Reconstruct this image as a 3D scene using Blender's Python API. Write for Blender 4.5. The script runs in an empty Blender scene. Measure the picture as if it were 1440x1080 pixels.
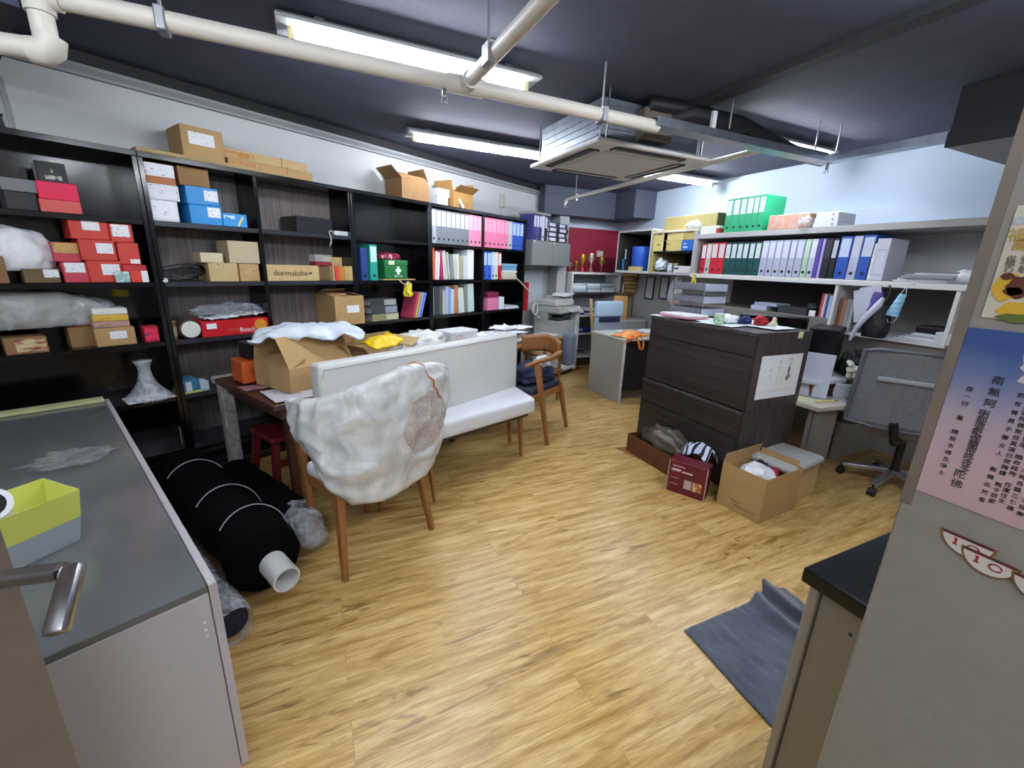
import bpy, bmesh, math, random
from mathutils import Vector, Matrix, noise
random.seed(7)
SC = bpy.context.scene
COL = SC.collection
PI = math.pi

# ------------------------------------------------------------------ camera
FPX, PITCH, ROLL, YAW, EYE = 597.75, math.radians(-15.667), math.radians(-2.0284), math.radians(25.139), 1.5
def cam_axes():
    cy, sy = math.cos(YAW), math.sin(YAW)
    f = Vector((sy*math.cos(PITCH), cy*math.cos(PITCH), math.sin(PITCH)))
    r = Vector((cy, -sy, 0)); d = f.cross(r)
    c, s = math.cos(ROLL), math.sin(ROLL)
    return c*r+s*d, -s*r+c*d, f
CR, CD, CF = cam_axes()
C0 = Vector((0, 0, EYE))
cd = bpy.data.cameras.new('camera'); cam = bpy.data.objects.new('camera', cd); COL.objects.link(cam)
cd.sensor_width = 36; cd.sensor_fit = 'HORIZONTAL'; cd.lens = FPX/1440*36; cd.clip_start = .02; cd.clip_end = 60
cam.matrix_world = Matrix(((CR.x, -CD.x, -CF.x, 0), (CR.y, -CD.y, -CF.y, 0), (CR.z, -CD.z, -CF.z, EYE), (0, 0, 0, 1)))
SC.camera = cam

# sight-lines: turn a point of the photograph into a real point on a known plane
def ray(x, y): return CR*((x-720)/FPX) + CD*((y-540)/FPX) + CF
LANG = math.radians(27.833)
UV = Vector((math.cos(LANG), math.sin(LANG), 0)); NV = Vector((-math.sin(LANG), math.cos(LANG), 0))
def at_z(x, y, z):
    d = ray(x, y); return C0 + d*((z-EYE)/d.z)
class Frame:
    """a wall frame: x along the wall, y into the wall, z up"""
    def __init__(s, rot): s.rot = rot; s.x = Vector((math.cos(rot), math.sin(rot), 0)); s.y = Vector((-math.sin(rot), math.cos(rot), 0))
    def loc(s, x, y, z): return s.x*x + s.y*y + Vector((0, 0, z))
    def pix(s, px, py, y):
        d = ray(px, py); p = C0 + d*(y/d.dot(s.y)); return p.dot(s.x), p.z
    def at(s, px, py, z):
        p = at_z(px, py, z); return p.dot(s.x), p.dot(s.y)
L = Frame(LANG); R = Frame(-PI/2); F = Frame(0.0)

# ------------------------------------------------------------------ materials
def lin(c): return c/12.92 if c <= .04045 else ((c+.055)/1.055)**2.4
def rgb(h):
    h = h.lstrip('#'); return tuple(lin(int(h[i:i+2], 16)/255) for i in (0, 2, 4)) + (1,)
MATS = {}
def mat(name, col, rough=.55, metal=0, var=.0, scale=8, bump=0, bscale=60, spec=.5, coat=0, emit=None, estr=0, stretch=None, col2=None, trans=0, alpha=1, sheen=0):
    if name in MATS: return MATS[name]
    m = bpy.data.materials.new(name); m.use_nodes = True; nt = m.node_tree; b = nt.nodes['Principled BSDF']
    c = rgb(col); b.inputs['Base Color'].default_value = c
    b.inputs['Roughness'].default_value = rough; b.inputs['Metallic'].default_value = metal
    b.inputs['Specular IOR Level'].default_value = spec; b.inputs['Coat Weight'].default_value = coat
    b.inputs['Transmission Weight'].default_value = trans; b.inputs['Alpha'].default_value = alpha
    b.inputs['Sheen Weight'].default_value = sheen
    if emit: b.inputs['Emission Color'].default_value = rgb(emit); b.inputs['Emission Strength'].default_value = estr
    if var or bump or col2:
        tc = nt.nodes.new('ShaderNodeTexCoord'); mp = nt.nodes.new('ShaderNodeMapping')
        nt.links.new(tc.outputs['Object'], mp.inputs['Vector'])
        if stretch: mp.inputs['Scale'].default_value = stretch
    if var or col2:
        n = nt.nodes.new('ShaderNodeTexNoise'); n.inputs['Scale'].default_value = scale; n.inputs['Detail'].default_value = 5
        nt.links.new(mp.outputs['Vector'], n.inputs['Vector'])
        mx = nt.nodes.new('ShaderNodeMix'); mx.data_type = 'RGBA'
        c2 = rgb(col2) if col2 else tuple(min(1, v*(1-var)) for v in c[:3])+(1,)
        mx.inputs[6].default_value = c if col2 else tuple(min(1, v*(1+var)) for v in c[:3])+(1,); mx.inputs[7].default_value = c2
        cr = nt.nodes.new('ShaderNodeMapRange'); cr.inputs['From Min'].default_value = .3; cr.inputs['From Max'].default_value = .7
        nt.links.new(n.outputs['Fac'], cr.inputs['Value']); nt.links.new(cr.outputs['Result'], mx.inputs[0])
        nt.links.new(mx.outputs[2], b.inputs['Base Color'])
    if bump:
        n2 = nt.nodes.new('ShaderNodeTexNoise'); n2.inputs['Scale'].default_value = bscale; n2.inputs['Detail'].default_value = 4
        nt.links.new(mp.outputs['Vector'], n2.inputs['Vector'])
        bp = nt.nodes.new('ShaderNodeBump'); bp.inputs['Strength'].default_value = bump; bp.inputs['Distance'].default_value = .01
        nt.links.new(n2.outputs['Fac'], bp.inputs['Height']); nt.links.new(bp.outputs['Normal'], b.inputs['Normal'])
    MATS[name] = m; return m
def P(h, rough=.55, **k): return mat('paint_'+h+('_%d' % int(rough*100))+''.join('%s%s' % (a, v) for a, v in sorted(k.items()))[:30], h, rough, **k)

def floor_mat():
    m = bpy.data.materials.new('plank_floor'); m.use_nodes = True; nt = m.node_tree; N = nt.nodes; K = nt.links; b = N['Principled BSDF']
    tc = N.new('ShaderNodeTexCoord')
    br = N.new('ShaderNodeTexBrick'); br.offset = .37; br.inputs['Scale'].default_value = 1
    br.inputs['Brick Width'].default_value = 1.25; br.inputs['Row Height'].default_value = .148
    br.inputs['Mortar Size'].default_value = .0012; br.inputs['Mortar Smooth'].default_value = .2; br.inputs['Bias'].default_value = 0
    br.inputs['Color1'].default_value = (0, 0, 0, 1); br.inputs['Color2'].default_value = (1, 1, 1, 1); br.inputs['Mortar'].default_value = (.5, .5, .5, 1)
    K.new(tc.outputs['Object'], br.inputs['Vector'])
    # a different slice of grain for every plank
    sx = N.new('ShaderNodeSeparateXYZ'); K.new(tc.outputs['Object'], sx.inputs[0])
    off = N.new('ShaderNodeMath'); off.operation = 'MULTIPLY'; off.inputs[1].default_value = 37; K.new(br.outputs['Color'], off.inputs[0])
    cb = N.new('ShaderNodeCombineXYZ'); K.new(sx.outputs[0], cb.inputs[0]); K.new(sx.outputs[1], cb.inputs[1]); K.new(off.outputs[0], cb.inputs[2])
    def noise_(sc, stretch, det=6, dist=0):
        mp = N.new('ShaderNodeMapping'); mp.inputs['Scale'].default_value = stretch; K.new(cb.outputs[0], mp.inputs[0])
        n = N.new('ShaderNodeTexNoise'); n.inputs['Scale'].default_value = sc; n.inputs['Detail'].default_value = det; n.inputs['Distortion'].default_value = dist
        K.new(mp.outputs[0], n.inputs['Vector']); return n
    n1 = noise_(3.2, (1, 9, 1), 8, .6)
    n2 = noise_(14, (1.0, 22, 1), 6, .3)
    n3 = noise_(2.2, (1.6, 8, 1), 3, 1.2)
    r1 = N.new('ShaderNodeValToRGB'); K.new(n1.outputs['Fac'], r1.inputs[0])
    e = r1.color_ramp.elements; e[0].position = .30; e[0].color = rgb('a5803f'); e[1].position = .72; e[1].color = rgb('dcc08a')
    k = e.new(.5); k.color = rgb('c7a464')
    mx = N.new('ShaderNodeMix'); mx.data_type = 'RGBA'; mx.blend_type = 'MULTIPLY'; mx.inputs[0].default_value = .55
    K.new(r1.outputs[0], mx.inputs[6])
    r2 = N.new('ShaderNodeValToRGB'); K.new(n2.outputs['Fac'], r2.inputs[0]); e = r2.color_ramp.elements
    e[0].position = .33; e[0].color = rgb('b39a78'); e[1].position = .55; e[1].color = (1, 1, 1, 1); K.new(r2.outputs[0], mx.inputs[7])
    # dark mineral streaks
    r3 = N.new('ShaderNodeValToRGB'); K.new(n3.outputs['Fac'], r3.inputs[0]); e = r3.color_ramp.elements
    e[0].position = .29; e[0].color = rgb('7d5630'); e[1].position = .385; e[1].color = (1, 1, 1, 1)
    mx2 = N.new('ShaderNodeMix'); mx2.data_type = 'RGBA'; mx2.blend_type = 'MULTIPLY'; mx2.inputs[0].default_value = .6
    K.new(mx.outputs[2], mx2.inputs[6]); K.new(r3.outputs[0], mx2.inputs[7])
    # plank tone
    mx3 = N.new('ShaderNodeMix'); mx3.data_type = 'RGBA'; mx3.blend_type = 'MULTIPLY'; mx3.inputs[0].default_value = .18
    r4 = N.new('ShaderNodeValToRGB'); K.new(br.outputs['Color'], r4.inputs[0]); e = r4.color_ramp.elements
    e[0].color = rgb('d9c8a6'); e[1].color = (1, 1, 1, 1)
    K.new(mx2.outputs[2], mx3.inputs[6]); K.new(r4.outputs[0], mx3.inputs[7])
    mx4 = N.new('ShaderNodeMix'); mx4.data_type = 'RGBA'; mx4.blend_type = 'MULTIPLY'
    ml = N.new('ShaderNodeMath'); ml.operation = 'MULTIPLY'; ml.inputs[1].default_value = .35; K.new(br.outputs['Fac'], ml.inputs[0]); K.new(ml.outputs[0], mx4.inputs[0])
    K.new(mx3.outputs[2], mx4.inputs[6]); mx4.inputs[7].default_value = rgb('6b5030')
    K.new(mx4.outputs[2], b.inputs['Base Color'])
    b.inputs['Roughness'].default_value = .30
    bp = N.new('ShaderNodeBump'); bp.inputs['Strength'].default_value = .12; bp.inputs['Distance'].default_value = .004
    K.new(n2.outputs['Fac'], bp.inputs['Height']); K.new(bp.outputs[0], b.inputs['Normal'])
    return m
def grain_mat(name, c1, c2, axis='z', rough=.5, scale=5, fine=60):
    """straight wood grain laminate running along axis"""
    if name in MATS: return MATS[name]
    m = bpy.data.materials.new(name); m.use_nodes = True; nt = m.node_tree; N = nt.nodes; K = nt.links; b = N['Principled BSDF']
    tc = N.new('ShaderNodeTexCoord'); mp = N.new('ShaderNodeMapping'); K.new(tc.outputs['Object'], mp.inputs[0])
    mp.inputs['Scale'].default_value = {'z': (fine, fine, 1.5), 'x': (1.5, fine, fine), 'y': (fine, 1.5, fine)}[axis]
    n = N.new('ShaderNodeTexNoise'); n.inputs['Scale'].default_value = scale/5; n.inputs['Detail'].default_value = 5; n.inputs['Distortion'].default_value = .3
    K.new(mp.outputs[0], n.inputs['Vector'])
    r = N.new('ShaderNodeValToRGB'); K.new(n.outputs['Fac'], r.inputs[0]); e = r.color_ramp.elements
    e[0].position = .32; e[0].color = rgb(c1); e[1].position = .68; e[1].color = rgb(c2)
    K.new(r.outputs[0], b.inputs['Base Color']); b.inputs['Roughness'].default_value = rough
    MATS[name] = m; return m
def film_mat(name, tint='ffffff', lo=.12, hi=.6, scale=9, rough=.18, bump=.7):
    """thin crumpled plastic film: partly see-through, shiny"""
    if name in MATS: return MATS[name]
    m = bpy.data.materials.new(name); m.use_nodes = True; nt = m.node_tree; N = nt.nodes; K = nt.links; b = N['Principled BSDF']; out = N['Material Output']
    b.inputs['Base Color'].default_value = rgb(tint); b.inputs['Roughness'].default_value = rough
    tc = N.new('ShaderNodeTexCoord'); n = N.new('ShaderNodeTexNoise'); n.inputs['Scale'].default_value = scale; n.inputs['Detail'].default_value = 6; n.inputs['Distortion'].default_value = 1.5
    K.new(tc.outputs['Object'], n.inputs['Vector'])
    mr = N.new('ShaderNodeMapRange'); mr.inputs['From Min'].default_value = .35; mr.inputs['From Max'].default_value = .65; mr.inputs['To Min'].default_value = lo; mr.inputs['To Max'].default_value = hi
    K.new(n.outputs['Fac'], mr.inputs['Value'])
    bp = N.new('ShaderNodeBump'); bp.inputs['Strength'].default_value = bump; bp.inputs['Distance'].default_value = .03; K.new(n.outputs['Fac'], bp.inputs['Height']); K.new(bp.outputs[0], b.inputs['Normal'])
    t = N.new('ShaderNodeBsdfTransparent'); ms = N.new('ShaderNodeMixShader')
    K.new(mr.outputs[0], ms.inputs[0]); K.new(t.outputs[0], ms.inputs[1]); K.new(b.outputs[0], ms.inputs[2]); K.new(ms.outputs[0], out.inputs['Surface'])
    MATS[name] = m; return m
def print_mat(name, paper, ink, sx=30, sz=110, thr=.5, rough=.6):
    """small illegible printed lines"""
    if name in MATS: return MATS[name]
    m = bpy.data.materials.new(name); m.use_nodes = True; nt = m.node_tree; N = nt.nodes; K = nt.links; b = N['Principled BSDF']
    tc = N.new('ShaderNodeTexCoord'); mp = N.new('ShaderNodeMapping'); mp.inputs['Scale'].default_value = (sx, sx, sz); K.new(tc.outputs['Object'], mp.inputs[0])
    n = N.new('ShaderNodeTexNoise'); n.inputs['Scale'].default_value = 1; n.inputs['Detail'].default_value = 3; K.new(mp.outputs[0], n.inputs['Vector'])
    r = N.new('ShaderNodeValToRGB'); r.color_ramp.interpolation = 'LINEAR'; K.new(n.outputs['Fac'], r.inputs[0]); e = r.color_ramp.elements
    e[0].position = thr-.1; e[0].color = rgb(ink); e[1].position = thr; e[1].color = rgb(paper)
    K.new(r.outputs[0], b.inputs['Base Color']); b.inputs['Roughness'].default_value = rough
    MATS[name] = m; return m

# ------------------------------------------------------------------ mesh building
class MB:
    def __init__(s): s.bm = bmesh.new()
    def box(s, x0, x1, y0, y1, z0, z1, bev=0, seg=1, M=None):
        r = bmesh.ops.create_cube(s.bm, size=1); vs = r['verts']
        for v in vs: v.co = Vector(((x0+x1)/2+v.co.x*(x1-x0), (y0+y1)/2+v.co.y*(y1-y0), (z0+z1)/2+v.co.z*(z1-z0)))
        if bev:
            es = list({e for v in vs for e in v.link_edges})
            rb = bmesh.ops.bevel(s.bm, geom=es, offset=bev, segments=seg, affect='EDGES', profile=.5)
            vs = list({v for f in rb['faces'] for v in f.verts} | {v for v in vs if v.is_valid})
        if M is not None:
            for v in vs: v.co = M @ v.co
        return s
    def prism(s, poly, z0, z1, bev=0, seg=2):
        """vertical prism over a plan polygon (x,y)"""
        b = [s.bm.verts.new((x, y, z0)) for x, y in poly]; t = [s.bm.verts.new((x, y, z1)) for x, y in poly]
        n = len(poly); fs = [s.bm.faces.new(b[::-1]), s.bm.faces.new(t)]
        for i in range(n): fs.append(s.bm.faces.new((b[i], b[(i+1) % n], t[(i+1) % n], t[i])))
        bmesh.ops.recalc_face_normals(s.bm, faces=fs)
        if bev:
            es = list({e for f in fs for e in f.edges}); bmesh.ops.bevel(s.bm, geom=es, offset=bev, segments=seg, affect='EDGES', profile=.5)
        return s
    def profile(s, poly, x0, x1, bev=0, seg=2):
        """a (y,z) outline extruded along x"""
        a = [s.bm.verts.new((x0, y, z)) for y, z in poly]; c = [s.bm.verts.new((x1, y, z)) for y, z in poly]
        n = len(poly); fs = [s.bm.faces.new(a), s.bm.faces.new(c[::-1])]
        for i in range(n): fs.append(s.bm.faces.new((a[i], c[i], c[(i+1) % n], a[(i+1) % n])))
        bmesh.ops.recalc_face_normals(s.bm, faces=fs)
        if bev:
            es = list({e for f in fs for e in f.edges}); bmesh.ops.bevel(s.bm, geom=es, offset=bev, segments=seg, affect='EDGES', profile=.5)
        return s
    def tube(s, pts, r, n=8, cap=True):
        pts = [Vector(p) for p in pts]; rs = r if isinstance(r, (list, tuple)) else [r]*len(pts)
        rings = []; up = None
        for i, p in enumerate(pts):
            d = (pts[min(i+1, len(pts)-1)]-pts[max(i-1, 0)]).normalized()
            if up is None: up = Vector((0, 0, 1)) if abs(d.z) < .9 else Vector((1, 0, 0))
            a = (up-d*up.dot(d))
            if a.length < 1e-5: a = d.orthogonal()
            a.normalize(); b = d.cross(a); up = a
            rings.append([s.bm.verts.new(p+(a*math.cos(2*PI*k/n)+b*math.sin(2*PI*k/n))*rs[i]) for k in range(n)])
        for i in range(len(rings)-1):
            for k in range(n): s.bm.faces.new((rings[i][k], rings[i][(k+1) % n], rings[i+1][(k+1) % n], rings[i+1][k]))
        if cap: s.bm.faces.new(rings[0][::-1]); s.bm.faces.new(rings[-1])
        return s
    def bar(s, a, b, w0, d0, w1=None, d1=None, bev=.004):
        """a tapering rectangular bar from a to b"""
        w1 = w0 if w1 is None else w1; d1 = d0 if d1 is None else d1
        a, b = Vector(a), Vector(b); d = (b-a).normalized()
        x = Vector((1, 0, 0)); x = (x-d*x.dot(d))
        if x.length < .3: x = Vector((0, 1, 0)); x = x-d*x.dot(d)
        x.normalize(); y = d.cross(x)
        v = [[s.bm.verts.new(p+x*(i*w/2)+y*(j*t/2)) for i, j in ((-1, -1), (1, -1), (1, 1), (-1, 1))] for p, w, t in ((a, w0, d0), (b, w1, d1))]
        fs = [s.bm.faces.new(v[0][::-1]), s.bm.faces.new(v[1])]
        for k in range(4): fs.append(s.bm.faces.new((v[0][k], v[0][(k+1) % 4], v[1][(k+1) % 4], v[1][k])))
        if bev:
            es = list({e for f in fs for e in f.edges}); bmesh.ops.bevel(s.bm, geom=es, offset=bev, segments=2, affect='EDGES', profile=.5)
        return s
    def lathe(s, prof, n=20, cx=0, cy=0):
        rings = []
        for r, z in prof: rings.append([s.bm.verts.new((cx+r*math.cos(2*PI*k/n), cy+r*math.sin(2*PI*k/n), z)) for k in range(n)])
        for i in range(len(rings)-1):
            for k in range(n): s.bm.faces.new((rings[i][k], rings[i][(k+1) % n], rings[i+1][(k+1) % n], rings[i+1][k]))
        if prof[0][0] > 1e-4: s.bm.faces.new(rings[0][::-1])
        if prof[-1][0] > 1e-4: s.bm.faces.new(rings[-1])
        return s
    def grid(s, nx, ny, fn):
        vs = [[s.bm.verts.new(fn(i/nx, j/ny)) for i in range(nx+1)] for j in range(ny+1)]
        for j in range(ny):
            for i in range(nx): s.bm.faces.new((vs[j][i], vs[j][i+1], vs[j+1][i+1], vs[j+1][i]))
        return s
    def quad(s, pts): s.bm.faces.new([s.bm.verts.new(p) for p in pts]); return s
    def blob(s, c, size, amp=.15, freq=3, sub=3, seed=0, flat=True):
        r = bmesh.ops.create_icosphere(s.bm, subdivisions=sub, radius=1); off = Vector((seed*7.3, seed*3.1, seed*1.7))
        for v in r['verts']:
            q = v.co.copy(); k = 1+amp*(noise.fractal(q*freq+off, 1, 2, 4))
            q *= k
            if flat and q.z < -.55: q.z = -.55+(q.z+.55)*.08
            v.co = Vector((c[0]+q.x*size[0], c[1]+q.y*size[1], c[2]+q.z*size[2]))
        return s
    def solid(s, t):
        s.bm.normal_update()
        bmesh.ops.solidify(s.bm, geom=list(s.bm.faces), thickness=t); return s
def build(name, mb, m, parent=None, smooth=False, loc=None, rot=None):
    bm = mb.bm
    if smooth: bmesh.ops.remove_doubles(bm, verts=bm.verts, dist=1e-5)
    me = bpy.data.meshes.new(name); bm.normal_update(); bm.to_mesh(me); bm.free()
    for x in (m if isinstance(m, (list, tuple)) else [m]): me.materials.append(x)
    if smooth:
        for p in me.polygons: p.use_smooth = True
        if smooth != 'all':
            try: me.set_sharp_from_angle(angle=math.radians(40))
            except Exception: pass
    o = bpy.data.objects.new(name, me); COL.objects.link(o)
    if parent: o.parent = parent
    if loc is not None: o.location = loc
    if rot is not None: o.rotation_euler = (0, 0, rot) if isinstance(rot, (int, float)) else rot
    return o
def tag(o, label, cat, group=None, kind=None):
    o['label'] = label; o['category'] = cat
    if group: o['group'] = group
    if kind: o['kind'] = kind
    return o
def empty(name, loc, rot=0, label=None, cat=None, group=None):
    o = bpy.data.objects.new(name, None); COL.objects.link(o); o.location = loc; o.empty_display_size = .1
    o.rotation_euler = (0, 0, rot) if isinstance(rot, (int, float)) else rot
    if label: tag(o, label, cat, group)
    return o
def struct(name, mb, m, label=None, parent=None, **k):
    o = build(name, mb, m, parent, **k)
    if not parent: o['kind'] = 'structure'
    if label: o['label'] = label
    return o
def lettering(name, items, m, parent, thick=.0004):
    """items: (text, x, z, size, align) set on the plane y=0 of the parent facing -y; joined into one mesh"""
    bm = bmesh.new()
    for it in items:
        txt, x, y, z, size = it[:5]; al = it[5] if len(it) > 5 else 'CENTER'; rz = it[6] if len(it) > 6 else 0
        c = bpy.data.curves.new('lettering_source', 'FONT'); c.body = txt; c.size = size; c.align_x = al; c.align_y = 'CENTER'; c.extrude = thick
        if len(it) > 7: c.space_line = it[7]
        o = bpy.data.objects.new('lettering_source', c); COL.objects.link(o); bpy.context.view_layer.update()
        me = bpy.data.meshes.new_from_object(o.evaluated_get(bpy.context.evaluated_depsgraph_get()))
        me.transform(Matrix.Translation((x, y, z)) @ Matrix.Rotation(rz, 4, 'Z') @ Matrix.Rotation(PI/2, 4, 'X'))
        bm.from_mesh(me); bpy.data.objects.remove(o); bpy.data.curves.remove(c); bpy.data.meshes.remove(me)
    me = bpy.data.meshes.new(name); bm.to_mesh(me); bm.free(); me.materials.append(m)
    o = bpy.data.objects.new(name, me); COL.objects.link(o); o.parent = parent; return o
ORD = ['first', 'second', 'third', 'fourth', 'fifth', 'sixth', 'seventh', 'eighth', 'ninth', 'tenth', 'eleventh', 'twelfth', 'thirteenth']
# ------------------------------------------------------------------ materials used in many places
WALL = mat('wall_paint', 'b9bcbd', .8, var=.03, scale=3, bump=.05, bscale=120)
WALLR = mat('white_wall_paint', 'bccbdc', .8, var=.02, scale=3)
CEIL = mat('navy_ceiling_paint', '42455a', .85, var=.10, scale=6, bump=.15, bscale=90)
BLACK = mat('gloss_black_board', '07070a', .16, spec=.6)
BLACKM = P('0d0d10', .5)
DGRAIN = grain_mat('grey_woodgrain_back', '4d4746', '756b67', 'z', .55, 5, 70)
KRAFT = mat('kraft_board', 'b08e5e', .8, var=.06, scale=14)
KRAFT2 = mat('pale_kraft_board', 'bfa473', .8, var=.06, scale=14)
KRAFT3 = mat('brown_kraft_board', '8c6a43', .8, var=.08, scale=14)
WHITE = P('e6e8ea', .5); PAPER = mat('white_paper', 'e9ecf0', .7, var=.02, scale=20)
LABEL = print_mat('printed_label', 'eceef0', '70747c', 60, 190, .42)
SCRIBBLE = print_mat('handwritten_label', 'e6e9ef', '56607e', 40, 120, .40)
STEEL = mat('brushed_steel', 'b4b6b8', .28, metal=1, bump=.03, bscale=200)
CHROME = P('d4d6da', .12, metal=1)
GALV = mat('galvanised_steel', '9aa3ad', .35, metal=.9, var=.15, scale=12)
TAPE = P('a98d62', .25)
GREYLAM = mat('grey_laminate', 'a9a69f', .45, var=.03, scale=30)

# ------------------------------------------------------------------ the room
N_WALL, N_SHELF, X_WALL, X_SHELF, Y_FAR, ZC = 3.6, 3.3, 4.5, 4.1, 5.82, 2.55
struct('floor', MB().box(-4, 4.7, -2.6, 6.0, -.1, 0), floor_mat(), 'pale oak plank laminate floor')
struct('ceiling', MB().box(-4, 4.7, -2.6, 6.0, ZC, ZC+.1), CEIL, 'dark navy painted ceiling')
def Lb(mb, u0, u1, n0, n1, z0, z1): return mb.box(u0, u1, n0, n1, z0, z1)
struct('wall_left', Lb(MB(), -1.3, 5.625, N_WALL, N_WALL+.12, 0, ZC), WALL, 'pale grey wall behind the black bookcases', rot=LANG)
struct('trim_1', MB().profile([(N_WALL-.004, 2.478), (N_WALL-.05, 2.478), (N_WALL-.05, 2.462), (N_WALL-.03, 2.44), (N_WALL-.03, 2.425), (N_WALL-.004, 2.425)], .38, 5.62), P('8d9194', .7), rot=LANG)
struct('trim_3', Lb(MB(), -1.2, 5.6, N_WALL-.012, N_WALL-.001, 2.478, ZC-.001), P('1b1c20', .8), 'dark painted band at the top of the left wall', rot=LANG)
struct('beam_1', Lb(MB(), -1.2, .36, 2.55, N_WALL-.001, 2.33, 2.476), CEIL, 'dark boxed beam in the corner', rot=LANG)
struct('wall_far', MB().box(2.9, 4.7, Y_FAR, Y_FAR+.1, 0, ZC), WALLR)
struct('wall_right', MB().box(X_WALL, X_WALL+.12, -2.6, Y_FAR, 0, ZC), WALLR)
struct('wall_back', MB().box(-4, 4.7, -2.62, -2.5, 0, ZC), WALL)
struct('wall_side', Lb(MB(), -1.42, -1.3, -3.4, 3.8, 0, ZC), WALL, rot=LANG)
struct('trim_2', Lb(MB(), .365, .385, N_WALL-.012, N_WALL-.001, 2.05, 2.33), P('8f9294', .7), rot=LANG)
# boxed-in services at the far end and a beam across the ceiling
struct('bulkhead', MB().box(2.95, 4.49, 5.45, Y_FAR-.01, 2.19, ZC-.001).box(4.12, 4.49, 5.02, 5.45, 2.19, ZC-.001), mat('slate_blue_bulkhead', '454c5b', .7), 'slate boxed bulkhead in the far corner')
struct('beam_2', MB().box(2.31, 2.40, -1.2, 3.6, ZC-.035, ZC-.001), mat('dark_beam_paint', '1b1c22', .7), 'slim dark beam across the ceiling')
struct('boxed_duct', MB().box(3.34, 4.49, -1.1, 1.43, 2.225, 2.30), [mat('duct_underside', '8f949c', .6)], 'boxed duct by the right wall')
struct('duct_cladding', MB().box(3.40, 4.495, -1.1, 1.455, 2.301, ZC-.002).box(3.322, 3.339, -1.1, 1.43, 2.222, 2.304), P('0d0e12', .7))
struct('ledge', MB().box(X_WALL-.13, X_WALL-.001, -1.1, 3.9, 1.935, 2.07, .004), WALLR, 'white boxed ledge along the right wall')
struct('wall_sheet_1', MB().box(X_WALL-.012, X_WALL-.001, .6, Y_FAR-.04, 0, 1.44), P('a3a4a0', .7), 'thin grey sheet over the wall below the wall cabinets')  # thin sheet giving the bluish wall a greyer tone here
# red panel of the niche and its grey pier
struct('wall_niche', MB().box(3.40, 4.49, Y_FAR-.03, Y_FAR-.001, 1.40, 2.07), mat('crimson_panel', '8e1230', .6), 'crimson back panel of the niche')
struct('pier', MB().box(3.25, 3.40, 5.52, Y_FAR-.002, 0, 2.19), mat('grey_pier_paint', 'a2a5a6', .7), 'grey pier beside the niche')
# partition at the right of the entrance
struct('partition', MB().box(.75, .86, -1.15, .260, 0, ZC-.002, .003), mat('partition_laminate', '8d887f', .5, var=.05, scale=40, bump=.06, bscale=400), 'grey textured partition beside the entrance')
struct('partition_edging', MB().box(.7487, .7499, .2470, .2597, 1.19, ZC-.003), mat('brown_edge_tape', '776a5e', .45, var=.12, scale=14))

# open entrance door, seen along its face
fw = Vector((math.sin(YAW), math.cos(YAW), 0)); rt = Vector((math.cos(YAW), -math.sin(YAW), 0))
pr = rt*-.69 + fw*.45 + Vector((0, 0, 1.09))
door = struct('door_1', MB().box(-.045, 0, -.94, .05, -pr.z+.012, 2.08-pr.z, .003), mat('door_laminate', '6b6056', .42, var=.06, scale=20), 'brown entrance door standing open at the left', loc=pr, rot=-YAW)
hd = build('door_handle', MB().tube([(0.001, -.02, 0), (.012, -.02, 0)], .026, 20).tube([(.010, -.02, 0), (.06, -.004, .006), (.128, 0, .016)], .0115, 16).bar((.138, .006, .022), (.166, -.055, -.026), .024, .018, bev=.006), STEEL, door, smooth=True); hd['label'] = 'steel lever handle'
lk = build('lock_plate', MB().box(-.034, -.010, .0495, .052, -.12, -.02, .001).box(-.028, -.016, .052, .060, -.075, -.05, .002), STEEL, door)

# ------------------------------------------------------------------ ceiling fittings
TUBE = mat('lit_tube', 'ffffff', .4, emit='eef4ff', estr=1.0)
def light(x0, x1, y, z, label, housing_w=.19):
    t = empty('tube_light', (x0, y, z), 0, label, 'light', 'fluorescent ceiling lights')
    Lh = x1-x0
    build('housing', MB().box(0, Lh, -housing_w/2, housing_w/2, .03, .045, .003).profile([(-housing_w/2, .04), (-.035, .075), (.035, .075), (housing_w/2, .04)], .004, Lh-.004), P('8d9296', .5), t)
    build('tube', MB().tube([(.075, 0, 0), (Lh-.075, 0, 0)], .013, 14), TUBE, t, smooth=True)
    for a, b in ((.045, .075), (Lh-.075, Lh-.045)): build('lamp_holder', MB().box(a, b, -.014, .014, -.018, .032, .003), P('c9bd8e', .5), t)
    for q in (.18, Lh-.18): build('mount', MB().box(q-.02, q+.02, -.03, .03, .07, max(.08, ZC-z-.001)), P('3a3b42', .6), t)
    return t
light(-.05, 1.25, 2.50, 2.462, 'nearest fluorescent tube light, behind the tee of the white pipe')
light(.80, 2.10, 3.89, 2.462, 'fluorescent tube light on the dark ceiling left of the air conditioner')
light(3.06, 4.36, 3.93, 2.462, 'fluorescent tube light under the far right ceiling behind the air conditioner')
light(2.82, 4.12, 2.55, 2.462, 'tube light mostly hidden behind the cable tray')
light(.9, 2.2, .15, 2.462, 'unseen tube light added above the entrance')  # added lamp out of view, brightens the foreground
light(1.25, 2.55, .62, 2.462, 'unseen tube light added between entrance and beam')  # added unseen lamp to lighten the wall shelf at the right
light(-1.7, -.4, .75, 2.462, 'unseen tube light added above the grey sideboard')  # added lamp outside the frame, fill for the sideboard side
light(-1.2, .1, -.9, 2.462, 'unseen tube light added behind the entrance door')  # added lamp behind the camera, lights the near faces
light(-.6, .7, -1.7, 2.462, 'unseen tube light added furthest back at the entrance')  # another added lamp behind the camera for more front light

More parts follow.
